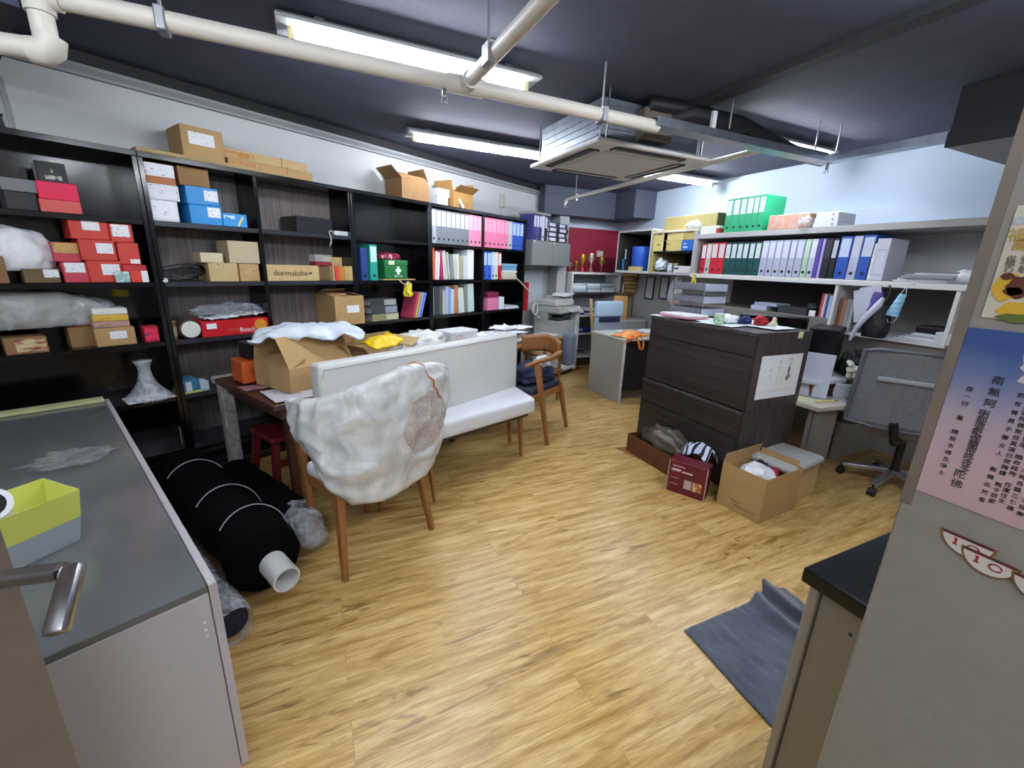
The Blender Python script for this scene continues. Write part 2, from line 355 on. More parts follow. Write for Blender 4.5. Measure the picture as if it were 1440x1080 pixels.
PIPE = mat('cream_pipe_paint', 'cfcbc0', .5, var=.04, scale=8)
def pipes():
    z, y = 2.30, 2.19
    t = empty('sprinkler_pipe', (-.74, y, z), 0, 'cream painted sprinkler main running under the ceiling with elbows', 'pipe')
    o = Vector((-.74, y, z))
    build('main_run', MB().tube([(0, 0, 0), (2.64, 0, 0)], .033, 14), PIPE, t, smooth=True)
    build('drop_leg', MB().tube([(0, 0, .02), (0, 0, -.16)], .033, 14), PIPE, t, smooth=True)
    build('return_run', MB().tube([(0, 0, -.16), (-1.2, .08, -.16)], .033, 14), PIPE, t, smooth=True)
    build('elbow', MB().tube([(.015, -.0, -.115), (.004, 0, -.15), (-.016, .002, -.165), (-.05, .004, -.165)], [.040, .043, .043, .040], 14), PIPE, t, smooth=True)
    build('elbow', MB().tube([(0, 0, -.055), (0, 0, -.01), (.02, 0, .004), (.06, 0, 0)], [.040, .043, .043, .040], 14), PIPE, t, smooth=True)
    build('branch_run', MB().tube([(1.47, 0, 0), (1.48, -1.2, .0), (1.49, -3.2, 0)], .030, 14), PIPE, t, smooth=True)
    build('tee', MB().tube([(1.38, 0, 0), (1.56, 0, 0)], .040, 14).tube([(1.47, 0, 0), (1.47, -.09, 0)], .038, 14), PIPE, t, smooth=True)
    build('far_branch', MB().tube([(3.66, .075, .03), (3.69, 2.70, 0), (3.69, 2.72, -.035)], .021, 12), PIPE, t, smooth=True)
    for px, py in ((.33, 0), (1.45, -.35), (2.25, 0), (3.69, 2.5)): build('hanger', MB().tube([(px, py, .03), (px, py, ZC-z-.001)], .006, 8).box(px-.016, px+.016, py-.038, py+.038, -.04, .036, .004), P('8d8f92', .4, metal=.6), t)
    def head(x, yy, zz):
        h = build('sprinkler_head', MB().tube([(x, yy, zz), (x, yy, zz-.03)], .011, 10).tube([(x-.012, yy, zz-.03), (x-.012, yy, zz-.055)], .003, 6).tube([(x+.012, yy, zz-.03), (x+.012, yy, zz-.055)], .003, 6).lathe([(.0, zz-.058), (.019, zz-.057), (.019, zz-.054), (.0, zz-.053)], 14, x, yy), CHROME, t)
    head(1.37, 0, -.03); head(3.69, 2.72, -.03)
pipes()
def tray():
    t = empty('cable_tray', (1.86, 2.19, 2.30), 0, 'galvanised cable tray making an L below the ceiling', 'tray')
    build('long_run', MB().box(0, 1.70, -.05, .05, -.006, 0).box(0, 1.70, -.05, -.044, 0, .04).box(0, 1.65, .044, .05, 0, .04), GALV, t)
    c = MB().box(1.60, 1.70, -3.2, -.05, -.006, 0).box(1.60, 1.606, -3.2, -.05, 0, .04).box(1.694, 1.70, -3.2, .0, 0, .04)
    for k in range(60): c.box(1.612, 1.688, -3.15+k*.05, -3.15+k*.05+.012, -.0065, -.0062)
    build('short_run', c, GALV, t)
    for px, py in ((.62, 0), (1.50, .0), (1.65, -.06), (1.65, -1.3)): build('hanger', MB().tube([(px, py, .0), (px, py, .249)], .005, 8).box(px-.02, px+.02, py-.012, py+.012, 0, .03), P('a6a9ad', .35, metal=.8), t)
    build('cable_bundle', MB().tube([(.02, .02, .03), (.5, .025, .04), (.75, .0, .085), (1.1, .015, .05), (1.66, .0, .03), (1.655, -1.0, .03), (1.65, -3, .03)], .022, 8), P('17171a', .5), t, smooth=True)
    build('bracket', MB().box(.44, .47, -.03, -.01, 0, .14), P('cfd2d6', .4), t)
    build('sprinkler_head', MB().tube([(1.65, -.02, -.006), (1.65, -.02, -.05)], .010, 10).lathe([(0, -.075), (.02, -.072), (.02, -.068), (0, -.066)], 14, 1.65, -.02).tube([(1.638, -.02, -.05), (1.638, -.02, -.07)], .003, 6).tube([(1.662, -.02, -.05), (1.662, -.02, -.07)], .003, 6), CHROME, t)
tray()
def aircon():
    t = empty('air_conditioner', (2.135, 2.89, 2.245), 0, 'white ceiling cassette air conditioner with four slots and a bare metal body', 'air conditioner')
    w = .475
    p = MB().box(-w, w, -w+.015, w-.015, .0, .03, .012, 2)
    build('panel', p, P('d9d9d6', .45), t)
    build('intake_grille', MB().box(-.3, .3, -.3, .3, -.006, .001, .004), grain_mat('ribbed_white_plastic', 'c4c3be', 'd6d5d0', 'x', .5, 5, 120), t)
    for k in range(4):
        M = Matrix.Rotation(k*PI/2, 4, 'Z')
        s_ = build('louvre_slot', MB().box(-.30, .30, -.425, -.335, -.002, .006, .012, M=M), P('0c0c0e', .4), t)
        build('flap', MB().box(-.285, .285, -.368, -.345, -.010, .002, .004, M=M), P('b9b8b3', .4), s_)
    body = MB().box(-.41, .41, -.39, .39, .03, .27)
    for k in range(5):
        zz = .06+k*.042; body.box(-.416, -.41, -.36, .36, zz, zz+.014, .002).box(-.38, .38, -.396, -.39, zz, zz+.014, .002)
    b = build('body', body, GALV, t); b['label'] = 'ribbed galvanised metal body'
    build('insulated_pipes', MB().tube([(.05, -.39, .2), (.2, -.5, .24), (.6, -.55, .22), (1.2, -.55, .13), (1.5, -.6, .11)], [.05, .06, .06, .05, .05], 10).tube([(-.1, -.39, .2), (-.1, -.46, .26), (.3, -.5, .27)], .04, 10), P('131318', .6), t, smooth=True)
    build('drain_box', MB().box(-.14, .10, -.47, -.392, .06, .24, .006), P('6b6258', .6), t)
    for sx in (-.40, .40):
        for sy in (-.44, .44): build('hanger_rod', MB().tube([(sx, sy, .03), (sx, sy, ZC-2.246)], .006, 8), P('77797d', .35, metal=.8), t)
aircon()
# small box and cable on the left wall above the binders
t = build('wall_thermostat', MB().box(-.035, .035, -.03, 0, -.075, .075, .006).tube([(0, -.004, -.075), (.004, -.004, -.30)], .003, 6), P('a9b39b', .6), loc=L.loc(4.42, N_WALL-.001, 2.26), rot=LANG)
tag(t, 'small green-grey control box on the wall above the binders', 'control box')
t = build('cable_loop', MB().tube([(-.16, 0, .02), (-.06, 0, .06), (.01, 0, .03), (.03, 0, -.06), (.045, 0, -.17)], .011, 8).tube([(-.2, 0, -.06), (-.1, 0, -.05), (.05, 0, -.075)], .007, 8), P('18191c', .5), loc=L.loc(.30, N_WALL-.016, 2.22), rot=LANG, smooth=True)
tag(t, 'black cable loop on the wall above the leftmost bookcase', 'cable')
# ------------------------------------------------------------------ generic things
CACHE = {}
def inst(name, key, make, parent=None):
    """an object of its own whose mesh is shared with its look-alikes"""
    if key not in CACHE:
        o = make(); CACHE[key] = o.data; o.name = name
        if parent: o.parent = parent
        return o
    o = bpy.data.objects.new(name, CACHE[key]); COL.objects.link(o)
    if parent: o.parent = parent
    return o
def rnd(v): return round(v, 3)
def binder(fr, x, y, z, w, h, d, col, labcol, label, group, lean=0, ring='1a1a1c', rz=0, cat='binder', tilt=None):
    w, h, d = rnd(w), rnd(h), rnd(d)
    cov = P(col, .45)
    def mk():
        m = MB().box(0, w, 0, .004, 0, h, .0015).box(0, .003, .003, d, 0, h).box(w-.003, w, .003, d, 0, h)
        return build('lever_arch_binder', m, cov)
    o = inst('lever_arch_binder', ('bind', w, h, d, col), mk)
    o.location = fr.loc(x, y, z); o.rotation_euler = tilt if tilt else (0, lean, fr.rot+rz)
    tag(o, label, cat, group)
    inst('paper_block', ('bp', w, h, d), lambda: build('paper_block', MB().box(.006, w-.012, .012, d-.01, .006, h-.02), PAPER), o)
    if labcol: inst('spine_label', ('bl', w, h, labcol), lambda: build('spine_label', MB().box(w*.1, w*.9, -.0012, .0002, h*.52, h*.95), P(labcol, .6)), o)
    if ring and w > .03: inst('finger_ring', ('br', h, ring, w), lambda: build('finger_ring', MB().tube([(w/2, .001, h*.14), (w/2, -.0015, h*.14)], min(.013, w*.3), 14), P(ring, .3)), o)
    return o
def book(fr, x, y, z, w, h, d, col, label, group, lean=0, name='book', cat='book', rz=0, tilt=None, pages=True):
    w, h, d = rnd(w), rnd(h), rnd(d)
    o = inst(name, ('book', w, h, d, col), lambda: build(name, MB().box(0, w, 0, .0025, 0, h, .001).box(0, .002, .002, d, 0, h).box(w-.002, w, .002, d, 0, h), P(col, .5)))
    o.location = fr.loc(x, y, z); o.rotation_euler = tilt if tilt else (0, lean, fr.rot+rz)
    tag(o, label, cat, group)
    inst('pages', ('bkp', w, h, d), lambda: build('pages', MB().box(.002, w-.002, .003, d-.004, .003, h-.004), PAPER), o)
    return o
def flat(fr, x, y, z, w, d, t, col, label, cat='papers', name='magazine', rz=0, group=None, m=None):
    """something flat lying down; x,y is its front left corner"""
    o = build(name, MB().box(0, w, 0, d, 0, t, min(.0015, t*.3)), m or P(col, .5), loc=fr.loc(x, y, z), rot=fr.rot+rz)
    return tag(o, label, cat, group)
def label_part(parent, x0, x1, z0, z1, y=0, m=None, name='paper_label'):
    return build(name, MB().box(x0, x1, y-.0012, y+.0003, z0, z1), m or LABEL, parent)
def box_at(fr, px0, px1, pyt, z, y, depth, m, label, cat='box', name='carton', h=None, lab=None, tape=None, lid=None, group=None, labm=None, pyc=None, rz=0):
    """a closed box standing on height z with its front on the plane y of a wall frame"""
    x0, zt = fr.pix(px0, pyc or pyt, y); x1, z2 = fr.pix(px1, pyc or pyt, y)
    zt = fr.pix((px0+px1)/2, pyt, y)[1]
    hh = h if h else max(.02, zt-z); w = max(.02, x1-x0)
    o = build(name, MB().box(0, w, 0, depth, 0, hh if not lid else hh-lid, .003), m, loc=fr.loc(x0, y, z), rot=fr.rot+rz); tag(o, label, cat, group)
    if lid: build('lid', MB().box(-.004, w+.004, -.004, depth+.004, hh-lid, hh, .002), m, o)
    if tape: build('tape', MB().box(w*.42, w*.58, .0, depth, hh, hh+.0008).box(w*.42, w*.58, -.001, .0, hh*.6, hh+.0008), TAPE, o)
    if lab: label_part(o, w*lab[0], w*lab[1], hh*lab[2], hh*lab[3], -.004 if lid else 0, labm)
    return o, w, hh
def open_carton(loc, rot, w, d, h, m, label, flaps=(.12, .12, .12, .12), angles=(110, 110, 110, 110), name='open_carton', cat='box', group=None, lab=None, tape=False):
    """a carton without lid, four flaps hinged at the rim; angle 0 closes, 90 stands up, 180 hangs open"""
    o = empty(name, loc, rot, label, cat, group); t = .004
    build('body', MB().box(0, w, 0, d, 0, t).box(0, w, 0, t, t, h).box(0, w, d-t, d, t, h).box(0, t, t, d-t, t, h).box(w-t, w, t, d-t, t, h), m, o)
    spec = [((w/2, 0, h), 0, w), ((w, d/2, h), PI/2, d), ((w/2, d, h), PI, w), ((0, d/2, h), -PI/2, d)]
    for (p, rz, L_), f, a in zip(spec, flaps, angles):
        if not f: continue
        M = Matrix.Translation(p) @ Matrix.Rotation(rz, 4, 'Z') @ Matrix.Rotation(math.radians(a), 4, 'X')
        build('flap', MB().box(-L_/2+.002, L_/2-.002, 0, f, -.0015, .0015, M=M), m, o)
    if tape: build('tape', MB().box(w*.42, w*.58, -.0012, .0002, h*.45, h-.002), TAPE, o)
    if lab: label_part(o, w*lab[0], w*lab[1], h*lab[2], h*lab[3])
    return o
def sheet(name, fr_loc, rot, w, d, label, cat='paper', m=None, amp=.004, curl=0, t=.0012, group=None, tilt=0, seed=0, nx=10, ny=10, f=5):
    mb = MB().grid(nx, ny, lambda a, b: (a*w, b*d, amp*(1+noise.noise(Vector((a*f, b*f, seed))))+curl*(2*a-1)**4+curl*(2*b-1)**4))
    mb.solid(-t)
    o = build(name, mb, m or PAPER, loc=fr_loc, rot=(tilt, 0, rot), smooth=True)
    return tag(o, label, cat, group)

# ------------------------------------------------------------------ black bookcases on the left wall
SH = [2.045, 1.68, 1.325, .965, .605, .245]
def bookcase(u0, u1, divs, back, board, label):
    t = empty('bookcase', L.loc(u0, N_SHELF, 0), LANG, label, 'bookcase', 'black bookcases along the left wall')
    w = u1-u0-.002; d = N_WALL-N_SHELF-.003
    for a in (0, w-.024): build('side_panel', MB().box(a, a+.024, 0, d, 0, SH[0]-.03, .002), BLACK, t)
    build('top_panel', MB().box(0, w, -.004, d, SH[0]-.03, SH[0], .002), BLACK, t)
    build('back_panel', MB().box(.024, w-.024, d-.012, d, .06, SH[0]-.03), back, t)
    build('plinth', MB().box(.024, w-.024, .03, .05, 0, .06), BLACK, t)
    xs = [0]+[v-u0 for v in divs]+[w]
    for v in divs: build('divider', MB().box(v-u0-.012, v-u0+.012, 0, d-.012, .06, SH[0]-.03, .002), BLACK, t)
    for a, b in zip(xs[:-1], xs[1:]):
        a2 = a+(.024 if a == 0 else .012); b2 = b-(.024 if b == w else .012)
        for z in SH[1:]+[.06]: build('shelf', MB().box(a2, b2, .004, d-.012, z-.03, z, .002), board, t)
    return t
SLATE = mat('slate_shelf_board', '2b2c33', .3)
UA, UB, UM, UC, UD, UE = -.12, .80, 1.412, 2.135, 2.975, 4.56
UDM = 3.76
bookcase(UA-.28, UB, [], BLACK, BLACK, 'leftmost black bookcase holding red shoe boxes and a bagged bundle')
bookcase(UB, UC, [UM], DGRAIN, SLATE, 'black bookcase with grey woodgrain back holding blue and kraft boxes')
bookcase(UC, UD, [], BLACK, BLACK, 'narrow black bookcase holding the green first aid box')
bookcase(UD, UE, [UDM], BLACK, BLACK, 'black bookcase filled with grey, pink and blue binders')

RED = P('b8232a', .5); RED2 = P('c63a2c', .5); PINKR = P('c4404f', .5)
nf = N_SHELF+.02
def lb(*a, **k): return box_at(L, *a, **k)
# -- leftmost bookcase
o, w, h = lb(50, 92, 237, SH[1], nf+.03, .10, P('141416', .35), 'black gift box with silver script on the top shelf', name='gift_box', h=.245)
build('silver_script', MB().box(w*.25, w*.8, -.001, .0003, h*.66, h*.74).box(w*.4, w*.9, -.001, .0003, h*.30, h*.36).box(w*.45, w*.55, -.001, .0003, h*.80, h*.86), print_mat('silver_script', 'b9b9b4', '141416', 50, 60, .5), o)
lb(56, 114, 289, SH[1], nf, .12, P('d0564f', .5), 'salmon shoe box under the hot pink one', name='shoe_box', h=.062)
lb(53, 110, 270, SH[1]+.063, nf+.01, .12, P('e0134a', .5), 'hot pink shoe box on the salmon one', name='shoe_box', h=.085)
lb(6, 52, 279, SH[1], nf+.02, .2, P('1b1b1d', .5), 'flat black box under the grey box on the top shelf', name='storage_box', h=.085)
lb(2, 54, 268, SH[1]+.086, nf+.02, .2, P('75777a', .6), 'flat grey box on a black one at the far left', name='storage_box', h=.06)
rl = (.42, .82, .45, .9)
G1 = 'red shoe boxes on the second shelf'
def red(px0, px1, z, h, label, m=RED2, lab=None, dy=0, labm=None):
    return lb(px0, px1, 360, z, nf+dy, .2, m, label, name='shoe_box', h=h, lab=lab, group=G1, labm=labm)
z2 = SH[2]
red(119, 168, z2, .118, 'red shoe box at the bottom of the middle stack', lab=(.40, .93, .35, .85))
red(114, 165, z2+.119, .11, 'red shoe box in the middle of the centre stack', lab=(.45, .92, .35, .85))
red(106, 160, z2+.23, .105, 'widest red shoe box on top of the stack', lab=(.33, .78, .45, .95))
red(169, 203, z2, .10, 'red shoe box low at the right behind two small boxes', RED)
red(167, 197, z2+.101, .12, 'plain red shoe box second from the top at the right', RED2, lab=(.5, .95, .04, .25))
red(161, 193, z2+.222, .10, 'red shoe box at the top right with white label', RED2, lab=(.1, .85, .3, .95))
red(83, 121, z2, .107, 'pinkish red shoe box with white label beside papers', PINKR, lab=(.1, .85, .5, .98), dy=.01)
red(75, 113, z2+.108, .10, 'pinkish red shoe box with tan label at the left', PINKR, lab=(.05, .98, .45, .98), dy=.02, labm=print_mat('tan_label', 'c49a5c', '7c6138', 60, 160, .42))
lb(160, 181, 381, z2, nf-.018, .016, print_mat('teal_pack', '8fb7b4', 'd8e2e0', 20, 30, .5), 'small teal pack leaning against the red boxes', name='small_pack', cat='pack', h=.062)
lb(182, 207, 380, z2, nf-.018, .016, P('d23a2a', .5), 'small red and white pack against the red boxes', name='small_pack', cat='pack', h=.068, lab=(.62, 1, .02, .98), labm=WHITE)
lb(30, 82, 377, z2, nf+.0, .18, mat('brown_paper_pile', '6e5a3c', .8, var=.3, scale=12), 'low brown box of loose papers below the white bag', name='storage_box', h=.07, lab=(.55, .98, .4, .98))
lb(-14, 7, 371, z2, nf-.0, .12, KRAFT3, 'kraft box cut by the left edge of the picture', name='carton', h=.13)
t = build('plastic_bag', MB().blob((0, 0, .14), (.21, .085, .145), .2, 2.2, 4, 3), film_mat('milky_film', 'f4f6fa', .75, 1.0, 5, .25), loc=L.loc(.20, nf+.11, z2), rot=LANG, smooth='all'); tag(t, 'bright white crumpled plastic bag on the second shelf', 'bag')
z3 = SH[3]
lb(3, 66, 478, z3, nf+.0, .18, KRAFT3, 'low kraft box with a printed picture under the bagged bundle', name='carton', h=.085, lab=(.25, .95, .15, .9), labm=print_mat('picture_label', 'cbb98a', '8c3a34', 14, 60, .5))
t = empty('bagged_bundle', L.loc(.20, nf+.10, z3+.095), LANG, 'grey fabric bundle in a clear plastic bag', 'bag')
build('fabric', MB().blob((0, 0, .10), (.33, .085, .125), .12, 1.6, 4, 11), mat('taupe_fabric', '95928c', .8, var=.1, scale=9, bump=.3, bscale=12), t, smooth='all')
build('clear_bag', MB().blob((.02, -.005, .10), (.36, .10, .125), .18, 2.6, 4, 5), film_mat('clear_film', 'eef2f8', .04, .42, 8, .10, 1.0), t, smooth='all')
o, w, h = lb(131, 189, 462, z3, nf, .16, KRAFT, 'kraft box with white label under magazines on the third shelf', name='carton', h=.105, lab=(.36, .78, .38, .8))
for i, (c, l) in enumerate((('b08c82', 'bottom magazine on the labelled kraft box'), ('d9b23c', 'yellow magazine on the labelled kraft box'), ('e4e2dc', 'white magazine on top of the labelled kraft box'))):
    lb(128+i*1.5, 181, 447, z3+.1065+i*.036, nf+.012+i*.004, .12, print_mat('mag_%d' % i, c, ('7a3a38', 'b0402f', 'c8c6c0')[i], 9, 22, .46), l, 'magazine', 'magazine', h=.035, group='magazines on the labelled kraft box')
lb(95, 131, 464, z3, nf+.06, .14, KRAFT3, 'plain kraft box behind the labelled kraft box', name='carton', h=.115)
lb(103, 126, 450, z3+.116, nf+.07, .1, P('c2502a', .55), 'orange box on the plain kraft box', name='storage_box', h=.05)
o, w, h = lb(201, 222, 460, z3, nf, .07, P('a8122a', .4), 'red and blue snack packet beside the kraft box', name='packet', cat='packet', h=.10)
build('front_print', MB().box(.004, w-.004, -.001, .0002, .012, .085), print_mat('packet_print', 'd8294a', '2c2f86', 12, 30, .48), o)
t = build('sticky_note', MB().box(-.04, .04, -.001, 0, -.022, .022), P('c9b531', .6), loc=L.loc(*[(L.pix(169, 412, N_WALL-.018)[0]), N_WALL-.018, L.pix(169, 412, N_WALL-.018)[1]]), rot=(0, .12, LANG)); tag(t, 'yellow sticky note on the black back of the leftmost bookcase', 'note')
# plastic wrapped thing with a knotted neck and its white sheet
t = empty('wrapped_bag', L.loc(*[L.pix(212, 555, nf+.02)[0], nf+.06, SH[4]]), LANG, 'clear plastic bag with knotted neck standing on the fourth shelf', 'bag')
build('bag_film', MB().lathe([(.12, 0), (.115, .02), (.085, .05), (.05, .10), (.035, .15), (.03, .20), (.045, .235), (.05, .245)], 18), film_mat('neck_film', 'dfe6ee', .25, .6, 14, .15), t, smooth='all')
build('inner_sheet', MB().box(-.12, .12, -.08, .08, .001, .006), WHITE, t)
# -- woodgrain backed bookcase, first bay
z1 = SH[1]
lb(205, 250, 291, z1, nf, .2, P('d5d9dc', .5), 'large white box with handwriting at the bottom of its stack', name='shoe_box', h=.118, lab=(.05, .95, .1, .95), labm=SCRIBBLE)
lb(202, 252, 273, z1+.119, nf-.004, .21, P('dadee1', .5), 'white box lid with handwriting on the large white box', name='shoe_box', h=.088, lab=(.05, .95, .15, .9), labm=SCRIBBLE)
lb(203, 246, 247, z1+.208, nf+.006, .2, P('b06a3c', .6), 'box with orange base and handwritten white label on the stack', name='shoe_box', h=.112, lab=(.02, .98, .36, .98), labm=SCRIBBLE)
BLUE = P('1c86c8', .45)
lb(266, 311, 293, z1, nf+.0, .22, BLUE, 'bright blue shoe box with label under another blue one', name='shoe_box', h=.115, lab=(.55, .95, .4, .92))
lb(261, 306, 271, z1+.116, nf+.0, .22, BLUE, 'bright blue shoe box on top of the labelled blue one', name='shoe_box', h=.105, lab=(.55, .98, .25, .85))
lb(250, 293, 244, z1+.222, nf+.02, .19, KRAFT3, 'kraft box on the blue shoe boxes', name='carton', h=.108)
o, w, h = lb(312, 346, 299, z1, nf-.005, .2, P('2390d2', .45), 'low blue box with yellow tape beside the blue shoe boxes', name='shoe_box', h=.083)
build('printed_word', MB().box(w*.05, w*.5, -.001, .0003, h*.60, h*.84), print_mat('white_on_blue', 'cfe4f2', '2390d2', 60, 30, .5), o)
build('tape', MB().box(-.006, .006, -.001, .0004, -.035, .035, M=Matrix.Translation((w*.72, 0, h*.45)) @ Matrix.Rotation(.5, 4, 'Y')), P('cfc87a', .4), o)
t = build('cable_coil', MB().tube([(.14*math.cos(a*.35)*(1+.05*math.sin(a*1.7)), -.03+.05*math.sin(a*.35), .055+.038*math.sin(a*.35+.6)+.012*math.sin(a*2.3)) for a in range(0, 70)], .008, 8), P('0b0b0d', .35), loc=L.loc(L.pix(250, 385, nf+.1)[0], nf+.10, z2), rot=LANG, smooth='all'); tag(t, 'coil of black cable on the shelf of the kraft boxes', 'cable')
t = build('cable_plug', MB().tube([(0, 0, .01), (.0, -.03, .012)], .014, 12), P('cfd0cc', .4), loc=L.loc(L.pix(230, 388, nf)[0], nf+.01, z2), rot=LANG, smooth=True); tag(t, 'white plug at the end of the black cable coil', 'plug')
lb(293, 334, 375, z2, nf+.0, .2, KRAFT2, 'kraft box at the bottom left of the kraft stack', name='carton', h=.12, lab=(.1, .95, .72, .98), labm=print_mat('kraft_print', 'c3a878', '8a7145', 40, 120, .45))
lb(336, 364, 375, z2, nf+.0, .2, KRAFT, 'small kraft box under the beige box', name='carton', h=.118, lab=(.2, .8, .45, .8), labm=print_mat('kraft_print2', 'b39766', '86693c', 40, 90, .45))
lb(320, 363, 345, z2+.121, nf+.0, .2, P('b9aa8b', .75), 'beige box on top of the kraft boxes', name='carton', h=.145)
lb(281, 313, 357, z2+.121, nf+.01, .15, mat('cream_pad', 'c9bd9d', .7), 'flat cream packet on the lower kraft box', name='packet', cat='packet', h=.062)
o = build('jar', MB().lathe([(.036, 0), (.038, .01), (.038, .085), (.034, .092), (.034, .1)], 18).lathe([(.039, .1), (.039, .118), (0, .119)], 18), [P('7c5a36', .3)], loc=L.loc(L.pix(239, 465, nf+.04)[0], nf+.045, z3), rot=LANG, smooth=True); tag(o, 'brown jar beside the paper roll on the third shelf', 'jar')
build('label_band', MB().tube([(0, 0, .022), (0, 0, .08)], .0388, 18, False), P('a79a82', .6), o, smooth=True)
t = empty('paper_roll', L.loc(L.pix(268, 465, nf)[0], nf-.005, z3+.061), LANG, 'white paper roll in a dark wrapper lying on the third shelf', 'roll')
build('wrapper', MB().tube([(0, .005, 0), (-.02, .24, 0)], .061, 20), P('3d382c', .6), t, smooth=True)
build('paper_end', MB().tube([(0, .006, 0), (0, -.012, 0)], .052, 20), P('d7d8cc', .7), t, smooth=True)
o, w, h = lb(283, 378, 459, z3, nf-.02, .20, P('c01822', .35), 'long red tool box carton with papers and plastic on top', name='tool_carton', h=.105)
label_part(o, w*.07, w*.21, h*.52, h*.85)
lettering('lettering', [('Bosch', w*.66, -.001, h*.30, .042)], P('f3e6e6', .4), o)
build('round_emblem', MB().tube([(w*.87, .0005, h*.55), (w*.87, -.0012, h*.55)], h*.40, 20).tube([(w*.87, -.001, h*.55), (w*.87, -.0018, h*.55)], h*.1, 12), P('c98a26', .4), o)
build('printed_bar', MB().box(w*.36, w*.58, -.001, .0003, h*.25, h*.45), P('b5461e', .4), o)
for i in range(5):
    sheet('paper_sheet', L.loc(L.pix(288+i*16, 452, nf)[0], nf-.015+.01*i, z3+.106+.004*i), LANG+random.uniform(-.2, .2), .13, .16, ORD[i]+' white sheet from the left lying on the red tool carton', m=PAPER, amp=.012, seed=i, group='white sheets on the red tool carton')
t = build('clear_packaging', MB().blob((0, 0, .03), (.22, .07, .045), .5, 3, 4, 9), film_mat('dark_clear_film', 'c9d2da', .1, .4, 10, .12), loc=L.loc(L.pix(330, 445, nf)[0], nf+.10, z3+.13), rot=LANG, smooth='all'); tag(t, 'crumpled clear packaging heaped on the red tool carton', 'packaging')
z4 = SH[4]
o, w, h = lb(249, 281, 538, z4, nf, .16, P('356f8e', .5), 'blue printed box on the fourth shelf', name='small_box', h=.085)
build('front_print', MB().box(w*.35, w*.62, -.001, .0002, .01, h*.9), P('c8d0d4', .5), o); build('base_band', MB().box(0, w, -.0012, .0001, 0, .014), P('b3c56a', .5), o)
lb(281, 294, 540, z4, nf, .1, P('b9c8cf', .5), 'small pale blue box next to the blue printed box', name='small_box', h=.065)
o = build('spray_bottle', MB().lathe([(.028, 0), (.03, .01), (.03, .13), (.014, .165), (.013, .19)], 16), P('b9b48e', .35), loc=L.loc(L.pix(262, 612, nf+.03)[0], nf+.04, SH[5]), rot=LANG, smooth=True); tag(o, 'cream spray bottle on the lowest shelf', 'bottle')
build('cap', MB().lathe([(.017, .19), (.017, .225), (.01, .235), (0, .236)], 14), P('6d2a22', .4), o, smooth=True); build('base_band', MB().tube([(0, 0, .002), (0, 0, .03)], .0308, 16), P('7c3226', .4), o, smooth=True)
# -- second bay
o, w, h = lb(416, 466, 305, z1, nf+.0, .24, P('202126', .3), 'black carton alone on the top shelf of the woodgrain bookcase', name='carton', h=.115)
o, w, h = lb(470, 492, 322, z1, nf+.02, .05, P('c4c8c9', .4), 'white power adapter with dangling cable', name='power_adapter', cat='adapter', h=.035)
build('cable', MB().tube([(0, 0, .01), (-.04, -.02, .03), (-.07, -.04, .02), (-.06, -.05, -.04), (-.075, -.045, -.09), (-.055, -.05, -.06)], .004, 6), P('b9bcbd', .4), o, smooth=True)
o, w, h = lb(371, 448, 373, z2, nf+.0, .13, KRAFT2, 'long kraft carton with black wordmark', name='carton', h=.115)
lettering('lettering', [('dormakaba', w*.46, -.001, h*.50, .057)], P('1a1712', .6), o)
build('logo', MB().prism([(0, 0), (.012, .006), (.012, .018), (0, .012)], 0, .001).prism([(.014, .006), (.026, 0), (.026, .012), (.014, .018)], 0, .001), P('1a1712', .6), o, rot=(PI/2, 0, 0), loc=(w*.79, -.0003, h*.42))
lb(447, 464, 371, z2, nf+.05, .16, mat('dull_brown_box', '6d5636', .7), 'brown box standing between the wordmark carton and the flap box', name='carton', h=.11)  # one even dull brown
o, w, h = lb(443, 466, 358, z2+.116, nf+.03, .1, P('7d1f22', .4), 'small red box with clear lid behind the kraft cartons', name='small_box', h=.03); build('clear_lid', MB().box(0, w, 0, .1, .03, .085, .003), film_mat('lid_film', 'cfd2d0', .2, .4, 6, .2), o)
x0, _ = L.pix(468, 380, nf); x1, _ = L.pix(501, 380, nf)
open_carton(L.loc(x0, nf, z2), LANG, x1-x0, .14, .11, KRAFT2, 'small kraft display box with raised back flap', (0, .03, .075, .0), (0, 85, 88, 0), name='display_box')
for i, c in enumerate(('c5402c', 'c9742a', 'b79a5a', 'c2aa6c')):
    t = build('packet', MB().box(0, .033, 0, .012, 0, .115, .003), P(c, .45), loc=L.loc(x0+.012+i*.042, nf-.014, z2+.001), rot=(-.05, 0, LANG)); tag(t, ORD[i]+' narrow packet from the left leaning on the kraft display box', 'packet', 'packets on the kraft display box')
x0, _ = L.pix(470, 430, nf-.04); x1, _ = L.pix(511, 430, nf-.04)
open_carton(L.loc(x0, nf-.05, z3), LANG, x1-x0, .30, .235, KRAFT, 'tall kraft carton with white label and half closed flaps on the third shelf', (.15, .12, .15, .12), (6, 14, 20, 10), lab=(.40, .82, .42, .68))
